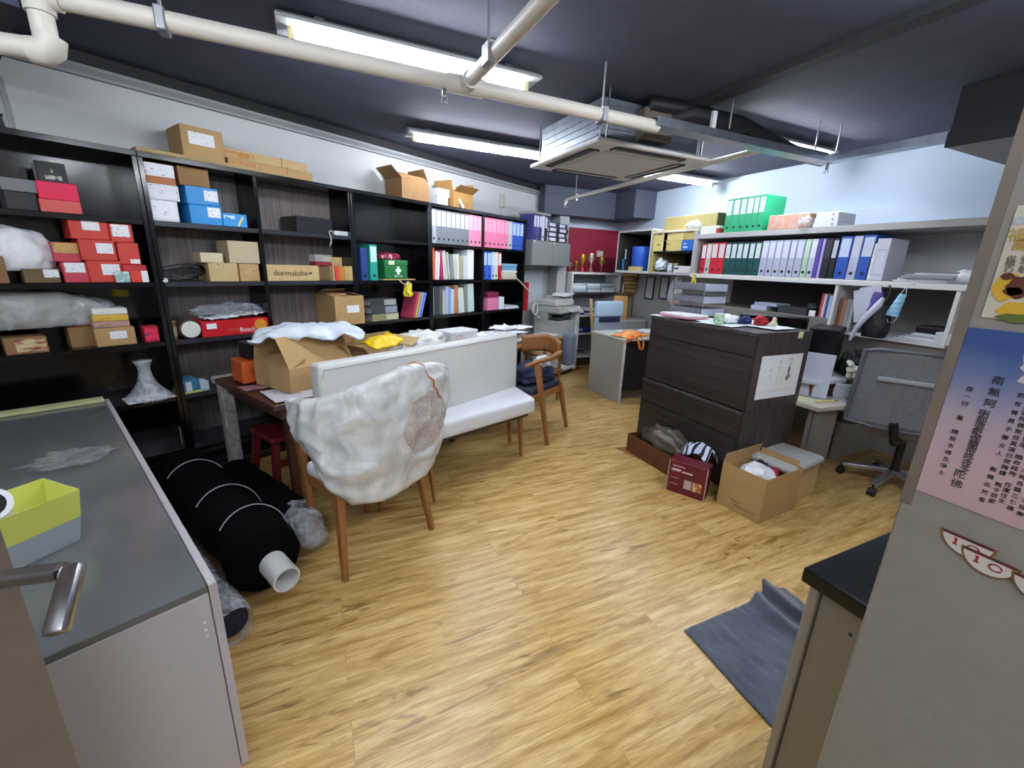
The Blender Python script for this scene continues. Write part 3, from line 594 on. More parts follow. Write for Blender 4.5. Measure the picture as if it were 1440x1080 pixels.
# -- on top of the bookcases
zt = SH[0]
t = build('plywood_board', MB().box(0, .66, 0, .26, 0, .022, .002), grain_mat('plywood', '8d7247', 'b39a68', 'x', .6, 5, 40), loc=L.loc(UB+.0, N_SHELF+.0, zt), rot=LANG); tag(t, 'raw plywood board lying on top of the bookcase', 'board')
o, w, h = lb(255, 313, 197, zt+.023, N_SHELF+.02, .24, KRAFT, 'kraft carton with white label on the plywood board', name='carton', h=.175, lab=(.17, .78, .42, .82))
for i in range(2):
    x0, _ = L.pix(316, 225, N_SHELF+.01); 
    o = build('long_carton', MB().box(0, .56, 0, .11, 0, .058, .003), KRAFT2 if i else KRAFT, loc=L.loc(x0+.0-.03*i+.02, N_SHELF+.015+.012*i, zt+.001+i*.059), rot=LANG+.0); tag(o, ('lower' if not i else 'upper')+' of two long flat kraft cartons tied with twine', 'box', 'long cartons on the bookcase')
    lb_ = build('printed_end', MB().box(.02, .2, -.001, .0002, .008, .045), print_mat('brown_print', 'a9763c', 'c09a60', 30, 70, .5), o)
    build('twine', MB().tube([(.38, -.003, -.0 if i else .002), (.375, -.004, .03), (.385, -.003, .06), (.385, .05, .061), (.38, .113, .06)], .0035, 6), P('b98a4e', .7), o, smooth=True)
x0, _ = L.pix(572, 275, N_SHELF+.02); x1, _ = L.pix(617, 275, N_SHELF+.02)
open_carton(L.loc(x0-.06, N_SHELF+.01, zt), LANG-.06, .30, .25, .17, KRAFT3, 'brown open carton with raised flaps on top of the bookcase', (.06, .12, .09, .13), (40, 62, 88, 140))
for i in range(2):
    lb(616, 632-i*2, 262+i*12, zt+(.075*(1-i)), N_SHELF+.02, .2, P('d8dde0', .5), ('upper' if i == 0 else 'lower')+' white box between the two brown cartons', name='small_box', h=.074)
x0, _ = L.pix(636, 285, N_SHELF+.02)
open_carton(L.loc(x0, N_SHELF+.0, zt), LANG+.08, .31, .24, .15, mat('orange_kraft', 'a37a45', .8, var=.06, scale=14), 'orange-brown open carton with flaps folded out near the binders', (.10, .10, .09, .10), (150, 95, 75, 105))
t = build('cardboard_strip', MB().bar((0, 0, 0), (-.10, .10, .27), .035, .004), P('d6d6cf', .6), loc=L.loc(x0+.12, N_SHELF-.022, zt+.0), rot=LANG); tag(t, 'white cardboard strip leaning out of the orange-brown carton', 'strip')
# -- first aid bay
binder(L, L.pix(508, 370, nf)[0], nf+.0, z2, .062, .27, .2, '23407f', None, 'dark blue binder left of the turquoise one', None, ring='0c0c10')
o = binder(L, L.pix(519.5, 370, nf)[0], nf-.01, z2, .075, .30, .22, '1d9b86', 'c4e2dc', 'turquoise binder next to the green first aid box', None, ring='0c2a26')
x0, _ = L.pix(541, 375, nf); x1, _ = L.pix(573, 375, nf)
t = empty('first_aid_box', L.loc(x0, nf-.0, z2+.012), LANG, 'green first aid box with white cross', 'box'); w = x1-x0
build('body', MB().box(0, w, 0, .17, 0, .12, .008, 2), P('1c6a38', .4), t)
build('lid', MB().box(-.003, w+.003, -.003, .173, .121, .168, .006, 2), P('1f7540', .4), t)
build('cross', MB().box(w*.53, w*.63, -.001, .0003, .04, .11).box(w*.46, w*.70, -.0012, .0003, .062, .088), P('f0f4f0', .4), t)
lettering('lettering', [('FIRST AID', w*.58, -.0006, .024, .022)], P('e8f0e8', .4), t)
label_part(t, w*.16, w*.40, .125, .16, -.003, P('d8d2b0', .6), 'sticker')
t = build('folded_cloth', MB().blob((0, 0, .022), (.13, .07, .04), .35, 2.5, 4, 4), print_mat('maroon_stripes', '8a1738', 'd8c8cc', 30, 12, .44), loc=L.loc(x0+w*.40, nf+.08, z2+.18), rot=LANG, smooth='all'); tag(t, 'maroon and white cloth on the green first aid box', 'cloth')
t = empty('paper_carrier', L.loc(x0-.03, nf-.018, z2+.0), LANG, 'flat kraft paper bag with white cord handles under the first aid box', 'bag')
build('bag_body', MB().box(0, w+.11, 0, .2, 0, .011, .003), P('a98f5e', .7), t)
build('cord_handle', MB().tube([(.16, -.004, .008), (.2, -.02, -.03), (.26, -.025, -.045), (.29, -.02, -.03), (.26, -.012, -.005)], .004, 6), P('cfc6b0', .6), t, smooth=True)
zz = z3
for i, (c, lc, hgt, l) in enumerate((('8d8a60', None, .062, 'olive binder lying at the bottom of the stack'), ('3c3f44', '8f97a6', .07, 'dark grey binder lying in the middle of the stack'), ('34363a', '9aa39a', .062, 'charcoal binder lying on top of the stack'))):
    o = build('lever_arch_binder', MB().box(0, .29, 0, .004, 0, hgt, .002).box(0, .29, .004, .2, 0, .003).box(0, .29, .004, .2, hgt-.003, hgt), P(c, .5), loc=L.loc(L.pix(522, 430, nf)[0]-.01*i, nf-.01, zz), rot=LANG); tag(o, l, 'binder', 'binders lying under the first aid shelf')
    build('paper_block', MB().box(.008, .286, .01, .19, .005, hgt-.005), P('9da5ae', .6), o)
    build('spine_label', MB().box(.15, .28, -.001, .0005, .006, hgt-.006), P(lc or 'b9bba0', .6), o)
    zz += hgt+.001
t = build('yellow_bag', MB().blob((0, 0, .06), (.045, .03, .085), .4, 2.4, 4, 8), P('d9c52a', .4), loc=L.loc(L.pix(573, 418, nf)[0], nf-.012, z3+.196), rot=LANG, smooth='all'); tag(t, 'yellow plastic bag hanging over the lying binders', 'bag')
for i, (c, l) in enumerate((('b8415e', 'pink'), ('c9ab4a', 'yellow'), ('8fa6d8', 'pale blue'), ('6f86cc', 'mid blue'))):
    book(L, L.pix(580+i*3.5, 440, nf)[0], nf+.0, z3+.001, .022, .25, .19, c, l+' magazine leaning beside the lying binders', 'magazines leaning beside the lying binders', lean=.30, name='magazine', cat='magazine')

# -- binders and books of the last bookcase
def binder_run(fr, y, z, py, spec, h, d, group, where):
    """spec: (px0, px1, cover, label colour, colour word, lean)"""
    cnt = {}
    for s_ in spec: cnt[s_[4]] = cnt.get(s_[4], 0)+1
    seen = {}
    for px0, px1, c, lc, wd, ln in spec:
        x0, _ = fr.pix(px0, py, y); x1, _ = fr.pix(px1, py, y)
        seen[wd] = seen.get(wd, 0)+1
        lab = (wd+' binder '+where) if cnt[wd] == 1 else ORD[seen[wd]-1]+' '+wd+' binder from the left '+where
        binder(fr, x0, y, z, x1-x0-.003, h, d, c, lc, lab, group, lean=ln)
sp = []
e0, e1 = 606.2, 677
for i in range(11):
    a = L.pix(606, 320, nf)[0]
    c, lc, wd = (('9ea6ad', 'dfe6ec', 'light grey') if i == 0 else ('73797f', 'dbe4ea', 'grey')) if i < 8 else ('e58aa8', 'e9b9cb', 'pink')
    sp.append((i, c, lc, wd))
def even_run(x0, x1, spec, y, z, h, d, group, where, fr=L):
    n = len(spec); wd_ = (x1-x0)/n; cnt = {}; seen = {}
    for s_ in spec: cnt[s_[3]] = cnt.get(s_[3], 0)+1
    for i, (_, c, lc, wd) in enumerate(spec):
        seen[wd] = seen.get(wd, 0)+1
        lab = (wd+' binder '+where) if cnt[wd] == 1 else ORD[seen[wd]-1]+' '+wd+' binder from the left '+where
        binder(fr, x0+i*wd_, y, z, wd_-.002, h, d, c, lc, lab, group)
even_run(UD+.03, UDM-.016, sp, nf, z1, .318, .26, 'binders in the top row of the last bookcase', 'in the top row left of the divider')
sp = [(i, 'ea7fa6', 'e7a9c2', 'pink') for i in range(6)]+[(6, 'b9c1c6', 'cdd6da', 'pale grey')]+[(i, '2f55b8', 'b4cdea', 'blue') for i in range(3)]
even_run(UDM+.016, UE-.03, sp, nf, z1, .318, .26, 'binders in the top row of the last bookcase', 'in the top row right of the divider')
G2 = 'books and folders in the second row of the last bookcase'
x = UD+.03
for c, w, h, ln, l in (('d2552b', .045, .31, .0, 'orange folder at the left end of the second row'), ('d8cfc6', .03, .28, .06, 'white book next to the orange folder'), ('e3e0dd', .022, .27, .08, 'thin white book between orange and magenta folders'), ('a3245c', .04, .29, -.07, 'magenta folder leaning in the second row'), ('d9d5cb', .022, .27, -.12, 'thin cream folder right of the magenta one'),
                   ('c2c0b4', .03, .29, -.14, 'first cream folder leaning left in the second row'), ('aeb0a8', .03, .275, -.13, 'second cream folder leaning left in the second row'), ('7d8a88', .04, .25, -.10, 'grey-green folder leaning in the second row'), ('c4cac6', .03, .255, -.08, 'pale green folder leaning in the second row'), ('d6d4c4', .045, .26, -.06, 'wide cream folder with finger hole in the second row'),
                   ('a5a68e', .05, .245, -.02, 'khaki folder left of the white box files'), ('cdd2d6', .075, .25, 0, 'white box file left of the tall white one'), ('e2e7ec', .10, .315, 0, 'tall white box file at the divider of the second row')):
    book(L, x+(.02 if ln < 0 else 0), nf+.01, z2+.002+abs(math.sin(ln))*.0, w, h, .22, c, l, G2, lean=ln, name='folder', cat='folder'); x += w*1.06+abs(ln)*.045
x = UDM+.016
for c, lc, w, l in (('2e55bd', 'b3cbe9', .072, 'left of two blue binders in the second row'), ('2e55bd', 'b3cbe9', .072, 'right of two blue binders in the second row'), ('a5bfdc', 'd4e2ee', .05, 'light blue binder in the second row'), ('d2dccf', 'e6ebe2', .06, 'pale green binder in the second row'), ('c11d2c', 'e7ded8', .06, 'red binder in the second row beside stacked magazines')):
    binder(L, x, nf, z2, w, .31, .25, c, lc, l, 'binders in the second row of the last bookcase'); x += w+.004
zz = z2
for i, c in enumerate(('b7b19a', 'c9c4ae', 'd5d2c2', 'dad9cf', '6f9fc0', '5d93bd', '86b0cc')):
    flat(L, x+.02, nf-.01+.004*(i % 3), zz, .27, .21, .026, c, ORD[i]+' magazine from the bottom of the pile at the end of the second row', 'magazine', rz=random.uniform(-.03, .03), group='magazine pile at the end of the second row'); zz += .0265
G3 = 'folders in the third row of the last bookcase'
x = UD+.03
for c, w, h, ln, l in (('8f9698', .03, .29, 0, 'grey folder at the left end of the third row'), ('3c4043', .06, .29, .03, 'charcoal folder in the third row'), ('55585a', .05, .28, .04, 'dark grey folder in the third row'), ('b9b7a9', .04, .25, 0, 'cream folder in the third row'), ('a6b9d6', .04, .29, .02, 'pale blue folder in the third row'), ('7f9fd0', .03, .28, .03, 'mid blue folder in the third row'), ('c6cad8', .05, .26, .02, 'lavender folder in the third row'),
                   ('b98152', .05, .30, .04, 'tan folder in the third row'), ('cfe0da', .03, .27, -.06, 'mint folder in the third row'), ('d6d8cc', .05, .27, -.08, 'cream patterned folder in the third row'), ('7f8c7e', .05, .29, -.04, 'sage folder in the third row'), ('c3d2cf', .10, .31, -.06, 'wide pale folder leaning at the end of the third row')):
    book(L, x+(.02 if ln < 0 else 0), nf+.01, z3+.002, w, h, .22, c, l, G3, lean=ln, name='folder', cat='folder'); x += w*1.05+abs(ln)*.05
o, w, h = lb(686, 701, 418, z3, nf+.01, .15, P('dd7fa4', .5), 'pink box with maroon top in the third row', name='small_box', h=.21); build('maroon_top', MB().box(-.002, w+.002, -.002, .152, .145, .212, .003), P('7c2243', .5), o)
lb(702.5, 709, 424, z3, nf+.01, .12, P('dfe2ea', .5), 'narrow white box right of the pink box', name='small_box', h=.15)
for i in range(3): flat(L, UDM+.45, nf-.015, z3+.012*i, .25, .2, .011, ('cfd2d6', 'e3e6ea', 'b9bcc0')[i], ORD[i]+' document from the bottom beside the pink box', 'papers', name='document', rz=.05*(i-1), group='documents beside the pink box')
t = build('red_folder', MB().box(0, .02, 0, .25, 0, .36, .003), P('b01f2b', .45), loc=L.loc(UE+.004, N_SHELF-.06, .93), rot=LANG); tag(t, 'red folder standing at the right end of the bookcases', 'folder')
# ------------------------------------------------------------------ grey sideboard at the left with what lies on it
SR = .406; SO = Vector((-.285, 1.137, 0))
S = Frame(SR)
def sl(x, y, z): return SO + S.x*x + S.y*y + Vector((0, 0, z))
SGREY = mat('sideboard_side', 'aba6a8', .45, var=.02, scale=40)
t = empty('sideboard', sl(0, 0, 0), SR, 'long low grey sideboard with glossy top in the left foreground', 'sideboard')
build('carcass', MB().box(-.55, -.021, 0, 2.07, .05, .668, .002), SGREY, t)
build('top', MB().box(-.55, -.021, 0, 2.07, .669, .69, .002), mat('gloss_grey_top', '5c5f60', .14, var=.06, scale=5, spec=.6), t)
build('plinth', MB().box(-.5, -.06, .03, 2.04, 0, .05), BLACKM, t)
for a, b in ((0, .535), (.538, .985), (.988, 1.52), (1.523, 2.07)): build('door', MB().box(-.019, 0, a, b, .055, .69, .0015), SGREY, t)
for z in (.59, .565, .548): build('screw_cover', MB().tube([(-.04, -.0005, z), (-.04, -.0015, z)], .0035, 8), P('d8d8d8', .3), t)
t = build('pale_board', MB().box(-.54, -.022, 2.0, 2.07, .691, .708, .002), P('b9b988', .6), loc=SO, rot=SR); tag(t, 'pale yellow board lying at the far end of the grey sideboard', 'board')
t = empty('tote_bag', sl(-.492, .338, .69), SR+.44, 'yellow and grey paper carrier bag on the sideboard', 'bag')
def bag_wall(z0, z1, f0, f1):
    """four slightly flaring walls of the bag between two heights"""
    mb = MB(); w, d = .30, .13
    def ring(f, z): return [(-f, -f, z), (w+f, -f, z), (w+f*1.3, d+f, z), (-f, d+f, z)]
    a, b = ring(f0, z0), ring(f1, z1)
    for i in range(4):
        mb.quad([a[i], a[(i+1) % 4], b[(i+1) % 4], b[i]])
    return mb
m = bag_wall(.001, .075, 0, .010); m.quad([(0, 0, .001), (.3, 0, .001), (.3, .13, .001), (0, .13, .001)]); m.solid(-.0015); build('lower_body', m, mat('grey_bag_paper', 'a9b5ba', .55, bump=.3, bscale=14), t)
m = bag_wall(.075, .158, .010, .018); m.solid(-.0015); build('yellow_band', m, mat('yellow_bag_paper', 'e2e468', .55, bump=.2, bscale=14), t)
build('cord_handle', MB().tube([(.02, .0, .155), (.05, -.01, .17), (.11, .03, .178), (.16, .10, .168), (.17, .13, .15)], .004, 6).tube([(.06, -.02, .152), (.08, -.024, .12), (.10, -.02, .10)], .004, 6), P('6fb6a4', .6), t, smooth=True)
_bx = Frame(SR+.44); _bc = sl(-.492, .338, .69)+_bx.x*.175+_bx.y*.066+Vector((0, 0, .022))
o = build('roll', MB().tube([(0, .018, .010), (0, .02, .118), (-.004, -.012, .152)], [.040, .046, .046], 26).tube([(-.004, -.0118, .1522), (-.0042, -.0122, .1526)], [.046, .034], 26, False), WHITE, loc=_bc, rot=SR+.44, smooth=True); build('dark_bore', MB().tube([(-.004, -.0125, .1524), (-.0044, -.0135, .1534)], .034, 22), P('08080a', .8), o)
tag(o, 'white roll standing in the yellow and grey carrier bag', 'roll')
t = build('plastic_wrap', MB().blob((0, 0, .012), (.105, .085, .016), .6, 3, 4, 21), film_mat('faint_film', 'dfe4e8', .03, .22, 14, .12), loc=sl(-.2, 1.16, .6905), rot=SR, smooth='all'); tag(t, 'scrap of clear plastic wrap on the glossy sideboard top', 'wrap')

# ------------------------------------------------------------------ fabric rolls on the floor
VELVET = mat('black_velvet', '020203', .95, bump=.4, bscale=10, spec=.12)
FILM = film_mat('wrap_film', 'dfe4ea', .22, .62, 11, .15)
def fabric_roll(name, a, b, r, label, m=VELVET, wob=.10, seed=0, n=32):
    a, b = Vector(a), Vector(b); pts = [a.lerp(b, i/26) for i in range(27)]
    mb = MB().tube(pts, [r*(1+wob*noise.noise(Vector((i*.35, seed, 0)))) if 0 < i < 26 else r*.93 for i in range(27)], n)
    for v in mb.bm.verts: v.co += (v.co-(a+(b-a)*((v.co-a).dot(b-a)/(b-a).length_squared))).normalized()*r*(.16*noise.noise(v.co*5+Vector((seed*3, 0, 0)))+.06*noise.noise(v.co*14))
    for v in mb.bm.verts:
        if v.co.z < .004: v.co.z = .004
    o = build(name, mb, m, smooth=True, rot=LANG); tag(o, label, 'fabric roll', 'fabric rolls on the floor'); return o
o = fabric_roll('fabric_roll', (.665, 1.86, .158), (.69, 3.16, .158), .153, 'thick black fabric roll with a white tube core on the floor', seed=1)
build('tube_core', MB().tube([(.676, 1.87, .135), (.672, 1.715, .125)], .058, 28, False).tube([(.672, 1.715, .125), (.676, 1.87, .135)], .050, 28, False).tube([(.672, 1.7151, .125), (.672, 1.7149, .125)], [.058, .050], 28, False), P('d6d6d2', .5), o, smooth=True)
for k, n in enumerate((2.05, 2.35, 2.8)):
    build('tie_string', MB().tube([(.677+.166*math.cos(a), n+.06*math.sin(a*1.1), .16+.166*math.sin(a)) for a in [q*.1-.1 for q in range(0, 26)]], .003, 6, True), P('a9aab4', .4), o, smooth=True)
o = fabric_roll('fabric_roll', (.93, 2.13, .112), (.925, 2.96, .112), .108, 'black fabric roll with a crumpled clear film end beside the thick roll', seed=4)
m = MB().tube([(.93, 2.17, .113), (.93, 2.05, .105), (.93, 1.98, .09), (.935, 1.93, .08)], [.112, .098, .075, .055], 18); 
for v in m.bm.verts: v.co += Vector((noise.noise(v.co*18), noise.noise(v.co*18+Vector((9, 0, 0))), noise.noise(v.co*18+Vector((0, 9, 0)))))*.014
o2 = build('film_end', m, film_mat('thick_film', 'cfd4da', .3, .75, 16, .2), o, smooth='all'); build('core_end', MB().tube([(.935, 1.96, .08), (.936, 1.935, .078)], .024, 16), P('c9ccd2', .4), o, smooth=True)
o = fabric_roll('fabric_roll', (.435, 1.70, .075), (.475, 3.05, .075), .066, 'slim dark blue fabric roll in clear film along the sideboard', m=mat('navy_fabric', '171a33', .7), seed=7, wob=.03)
m = MB().tube([(.47, 2.9, .078), (.45, 2.2, .078), (.437, 1.82, .078), (.435, 1.73, .078), (.435, 1.665, .078)], [.072, .073, .075, .085, .078], 20, False)
for v in m.bm.verts: v.co += Vector((noise.noise(v.co*16), 0, noise.noise(v.co*16+Vector((0, 9, 0)))))*.010
build('film_sleeve', m, FILM, o, smooth='all')

# ------------------------------------------------------------------ table behind the bench
TW = mat('dark_red_wood', '4a2a1e', .4, var=.2, scale=6, stretch=(1, 12, 12))
def table(u0, u1, n0, n1, z, label, m, legcol):
    t = empty('table', L.loc(u0, n0, 0), LANG, label, 'table', 'tables behind the bench'); w, d = u1-u0, n1-n0
    build('tabletop', MB().box(0, w, 0, d, z-.035, z, .004), m, t)
    build('apron', MB().box(.05, w-.05, .04, .06, z-.10, z-.035).box(.05, w-.05, d-.06, d-.04, z-.10, z-.035).box(.05, .07, .06, d-.06, z-.10, z-.035).box(w-.07, w-.05, .06, d-.06, z-.10, z-.035), m, t)
    for x, y in ((.16, .20), (w-.12, .20), (.05, d-.05), (w-.05, d-.05)): build('leg', MB().bar((x, y, 0), (x, y, z-.035), .038, .038, .06, .06), legcol, t)
    return t
t = table(.93, 2.55, 2.27, 3.12, .74, 'dark red wooden table with a film wrapped leg left of the bench', TW, TW)
build('leg_wrap', MB().box(.012, .088, .762, .838, .01, .735, .012, 2), film_mat('grey_wrap', 'b9b6b2', .55, .9, 22, .3), t)
wk = build('wrapped_edge', MB().box(-.004, .30, .80, .856, .70, .7445, .006), film_mat('grey_wrap', 'b9b6b2', .55, .9, 22, .3), t)
table(2.62, 3.72, 2.50, 3.12, .735, 'dark table with papers behind the right part of the bench', mat('dark_table_board', '2a2321', .45), BLACKM)
sheet('paper_sheet', L.loc(.955, 2.29, .742), LANG-.12, .36, .27, 'crumpled printed sheet on the front corner of the red table', m=print_mat('newsprint', 'c9c6cc', 'a78f96', 18, 18, .42), amp=.006, seed=5)
sheet('paper_sheet', L.loc(.94, 2.62, .742), LANG, .30, .12, 'printed sheet under the orange box on the red table', m=print_mat('newsprint2', 'a9858c', '7d4a55', 14, 14, .5), amp=.004, seed=6)
c = open_carton(L.loc(1.085, 2.385, .752), LANG+.14, .44, .34, .135, KRAFT, 'kraft carton with raised flap and tape on the red table', (.20, .12, .16, .12), (58, 50, 78, 22), tape=False)
build('tape', MB().box(.25, .31, -.0012, .0002, .0, .133), TAPE, c); build('tape', MB().box(-.0012, .0002, .19, .26, .0, .133), TAPE, c)
M = Matrix.Translation((.22, 0, .135)) @ Matrix.Rotation(math.radians(58), 4, 'X')
build('tape', MB().box(.03, .09, .0, .2, -.0026, -.0014, M=M), TAPE, c); build('paper_label', MB().box(-.05, .03, .155, .2, -.0026, -.0014, M=M), PAPER, c)
t = build('courier_bag', MB().grid(40, 24, lambda a, b: (-.30+.62*a+.02*math.sin(b*3), -.20+.36*b, .0+.045*math.sin(PI*min(1, max(0, a)))*math.sin(PI*b)**.6+.03*noise.fractal(Vector((a*4, b*3, 2)), 1, 2, 4)+.02*(1-abs(noise.noise(Vector((a*6+b*3, b*5, 4)))))**3-.10*max(0, .16-a)-.05*max(0, .12-b)-.12*max(0, a-.86))).solid(-.012), mat('white_poly', 'cdd6e0', .32, var=.03, scale=6, bump=.25, bscale=9), loc=L.loc(1.33, 2.63, 1.035), rot=LANG-.50, smooth='all'); tag(t, 'white plastic courier bag lying over the kraft carton flaps', 'bag')
t = build('lilac_bag', MB().blob((0, 0, .03), (.17, .09, .05), .4, 2.5, 4, 13), mat('lilac_poly', 'bfb9cf', .4, bump=.3, bscale=12), loc=L.loc(1.66, 2.93, .966), rot=LANG, smooth='all'); tag(t, 'lilac plastic bag behind the white courier bag', 'bag')
t = build('stacked_cartons', MB().box(-.17, .17, -.1, .1, 0, .225, .004), KRAFT3, loc=L.loc(1.62, 2.94, .741), rot=LANG); t.name = 'carton'; tag(t, 'kraft carton under the lilac plastic bag on the red table', 'box')
o, w, h = box_at(L, 338, 366, 504, .753, 2.76, .16, P('c85a1c', .5), 'orange box at the left of the kraft carton on the table', name='small_box', h=.135)
build('stamp', MB().prism([(.02*math.cos(a*PI/8), .02*math.sin(a*PI/8)) for a in range(16)], 0, .001), P('a8481a', .5), o, loc=(.06, -.0002, .07), rot=(PI/2, 0, 0))
o, w, h = box_at(L, 345, 372, 480, .889, 2.80, .12, P('15151a', .5), 'black box on the orange box', name='small_box', h=.10)
c = open_carton(L.loc(1.72, 2.56, .741), LANG+.1, .42, .3, .125, KRAFT2, 'small open kraft carton under the yellow bag', (.0, .1, .1, .06), (0, 150, 60, 130))
t = build('yellow_bag', MB().grid(22, 14, lambda a, b: (-.13+.27*a, -.08+.17*b, .05*math.sin(PI*a)*math.sin(PI*b)+.02*noise.noise(Vector((a*4, b*4, 1)))+.11*max(0, a-.7)+.03*b)).solid(-.01), P('e0bd12', .35), loc=L.loc(1.86, 2.60, .90), rot=LANG+.1, smooth='all'); tag(t, 'bright yellow plastic bag on the small kraft carton', 'bag')
t = build('wrapped_package', MB().blob((0, 0, .075), (.25, .15, .125), .3, 2.6, 4, 17), mat('white_wrap', 'd3d6d2', .4, bump=.3, bscale=10), loc=L.loc(2.40, 2.82, .741), rot=LANG, smooth='all'); tag(t, 'white wrapped package on the table behind the bench', 'package')
t = empty('tape_roll', L.loc(2.14, 2.52, .80), LANG, 'brown tape roll with red core lying against the white package', 'tape')
build('tape_band', MB().tube([(0, 0, 0), (.07, -.05, 0)], .055, 22), P('a07a4c', .4), t, smooth=True); build('core', MB().tube([(.066, -.047, 0), (.09, -.064, 0)], .036, 20), P('8e2a22', .5), t, smooth=True); build('hub', MB().tube([(.08, -.057, 0), (.098, -.070, 0)], .016, 14), P('121318', .4), t, smooth=True)
t.location.z = .797
sheet('clear_sheet', L.loc(1.98, 2.42, .80), LANG+.2, .3, .26, 'crumpled clear plastic sheet at the bench back', 'plastic', film_mat('sheet_film', 'd3dde4', .3, .7, 12, .2), amp=.05, seed=3, nx=20, ny=16)
o = build('white_box', MB().box(0, .34, 0, .22, 0, .15, .006), P('d6dade', .5), loc=L.loc(2.72, 2.76, .736), rot=LANG-.04); tag(o, 'white box among papers behind the bench', 'box'); build('print_patch', MB().box(.05, .16, -.001, .0003, .02, .12), print_mat('pink_print', 'd9c9cc', 'c08a92', 30, 40, .42), o)
build('lid', MB().box(-.003, .343, -.003, .223, .125, .153, .004), P('dfe3e6', .5), o)
for i in range(7):
    sheet('paper_sheet', L.loc(3.05+.085*i, 2.60+.05*(i % 3), .800+.008*i), LANG+random.uniform(-.5, .5), .297, .21, ORD[i]+' sheet from the left in the loose papers behind the bench', m=PAPER, amp=.008, curl=.02 if i == 4 else 0, seed=i+20, group='loose papers behind the bench')
for i in range(4): flat(L, 3.06+.02*(i % 2), 2.58, .7355+.0155*i, .58, .40, .015, ('b9bdc2', 'd3d7da', '9ea3a8', 'c9cdd0')[i], ORD[i]+' wide pad from the bottom under the loose papers', 'papers', name='drawing_pad', rz=.03*i-.05, group='wide pads behind the bench')
t = build('clear_bag', MB().blob((0, 0, .03), (.14, .09, .05), .5, 3, 4, 23), film_mat('clear_film', 'eef2f8', .04, .42, 8, .10, 1.0), loc=L.loc(2.92, 2.60, .736), rot=LANG, smooth='all'); tag(t, 'crumpled clear bag in front of the white box', 'bag')
# under the table
t = empty('plastic_stool', L.loc(1.21, 2.80, 0), LANG, 'dark red plastic stool under the table', 'stool'); RP = P('5a0e18', .4)
build('seat', MB().box(-.17, .17, -.17, .17, .37, .405, .02, 3), RP, t)
for sx in (-1, 1):
    for sy in (-1, 1): build('leg', MB().bar((sx*.17, sy*.17, 0), (sx*.13, sy*.13, .37), .045, .03), RP, t)
build('brace', MB().box(-.15, .15, -.155, -.145, .2, .24), RP, t)
o = build('storage_box', MB().box(0, .42, 0, .26, 0, .21, .008), P('8d8552', .6), loc=L.loc(1.62, 2.80, 0), rot=LANG); tag(o, 'olive yellow storage box on the floor under the table', 'box'); build('lid', MB().box(-.006, .426, -.006, .266, .21, .235, .006), P('8f8c70', .5), o)
t = build('clear_bag', MB().blob((0, 0, .09), (.10, .07, .14), .4, 2.6, 4, 29), film_mat('wrap_film', 'dfe4ea', .22, .62, 11, .15), loc=L.loc(1.40, 2.40, .005), rot=LANG, smooth='all'); tag(t, 'crumpled clear bag standing on the floor behind the armchair', 'bag')
t = build('red_bag', MB().blob((0, 0, .2), (.13, .09, .25), .25, 2.2, 4, 31), P('5a0d16', .4), loc=L.loc(1.48, 2.60, .005), rot=LANG, smooth='all'); tag(t, 'dark red bag standing under the table behind the armchair', 'bag')

# ------------------------------------------------------------------ high-backed bench
VIN = mat('cream_vinyl', 'c9cac6', .5, var=.04, scale=60, bump=.12, bscale=220)
VINW = mat('white_vinyl', 'd5d8dd', .42, var=.02, scale=30, bump=.08, bscale=160)
WALNUT = mat('walnut_wood', '8f5f31', .4, var=.22, scale=4, stretch=(14, 14, 1.5))
t = empty('bench', L.loc(1.11, 1.86, 0), LANG, 'long white upholstered bench with high cream back', 'bench')
def bp(pts): return [(u-1.11, n-1.86) for u, n in pts]
build('seat_cushion', MB().prism(bp([(1.22, 1.99), (2.66, 1.765), (2.84, 2.10), (1.12, 2.12)]), .375, .50, .03, 4), VINW, t, smooth=True)
build('seat_base', MB().prism(bp([(1.26, 2.02), (2.62, 1.805), (2.78, 2.09), (1.16, 2.11)]), .35, .378), P('3a2c22', .6), t)
b = build('backrest', MB().prism(bp([(1.11, 2.115), (2.83, 2.09), (2.86, 2.19), (1.11, 2.215)]), .36, .955, .022, 4), VIN, t, smooth=True)
build('piping', MB().tube([(p[0], p[1]-.002, z) for p, z in zip(bp([(1.125, 2.117), (1.14, 2.115), (2.80, 2.0905), (2.815, 2.092), (2.825, 2.097)]), (.88, .928, .935, .92, .5))], .0045, 8), P('b4b6b3', .5), b, smooth=True)
for p in ((1.36, 2.04), (2.58, 1.86), (2.74, 2.1), (1.3, 2.1)):
    q = bp([p])[0]; build('leg', MB().bar((q[0]+.02, q[1]-.02, 0), (q[0], q[1], .352), .024, .024, .036, .036), WALNUT, t)

# ------------------------------------------------------------------ armchairs
OAK = mat('teak_wood', '8a5a30', .38, var=.2, scale=4, stretch=(12, 12, 1.5))
def u2(o, pts): return [tuple(Vector(p)-Vector(o)) for p in pts]
org = (1.25, 1.85, 0)
t = empty('armchair', L.loc(*org), LANG, 'teak armchair seen from behind under a plastic cover', 'armchair', 'teak armchairs by the bench')
def q(*p): return tuple(Vector(p)-Vector(org))
build('leg', MB().bar(q(.905, 1.649, 0), q(.955, 1.735, .46), .026, .032, .042, .05), OAK, t)
build('leg', MB().bar(q(1.456, 1.648, 0), q(1.425, 1.735, .46), .026, .032, .042, .05), OAK, t)
build('leg', MB().bar(q(1.00, 2.10, 0), q(.955, 2.08, .68), .026, .03, .04, .05), OAK, t)
build('leg', MB().bar(q(1.665, 1.85, 0), q(1.64, 1.93, .68), .014, .018, .04, .055), OAK, t)
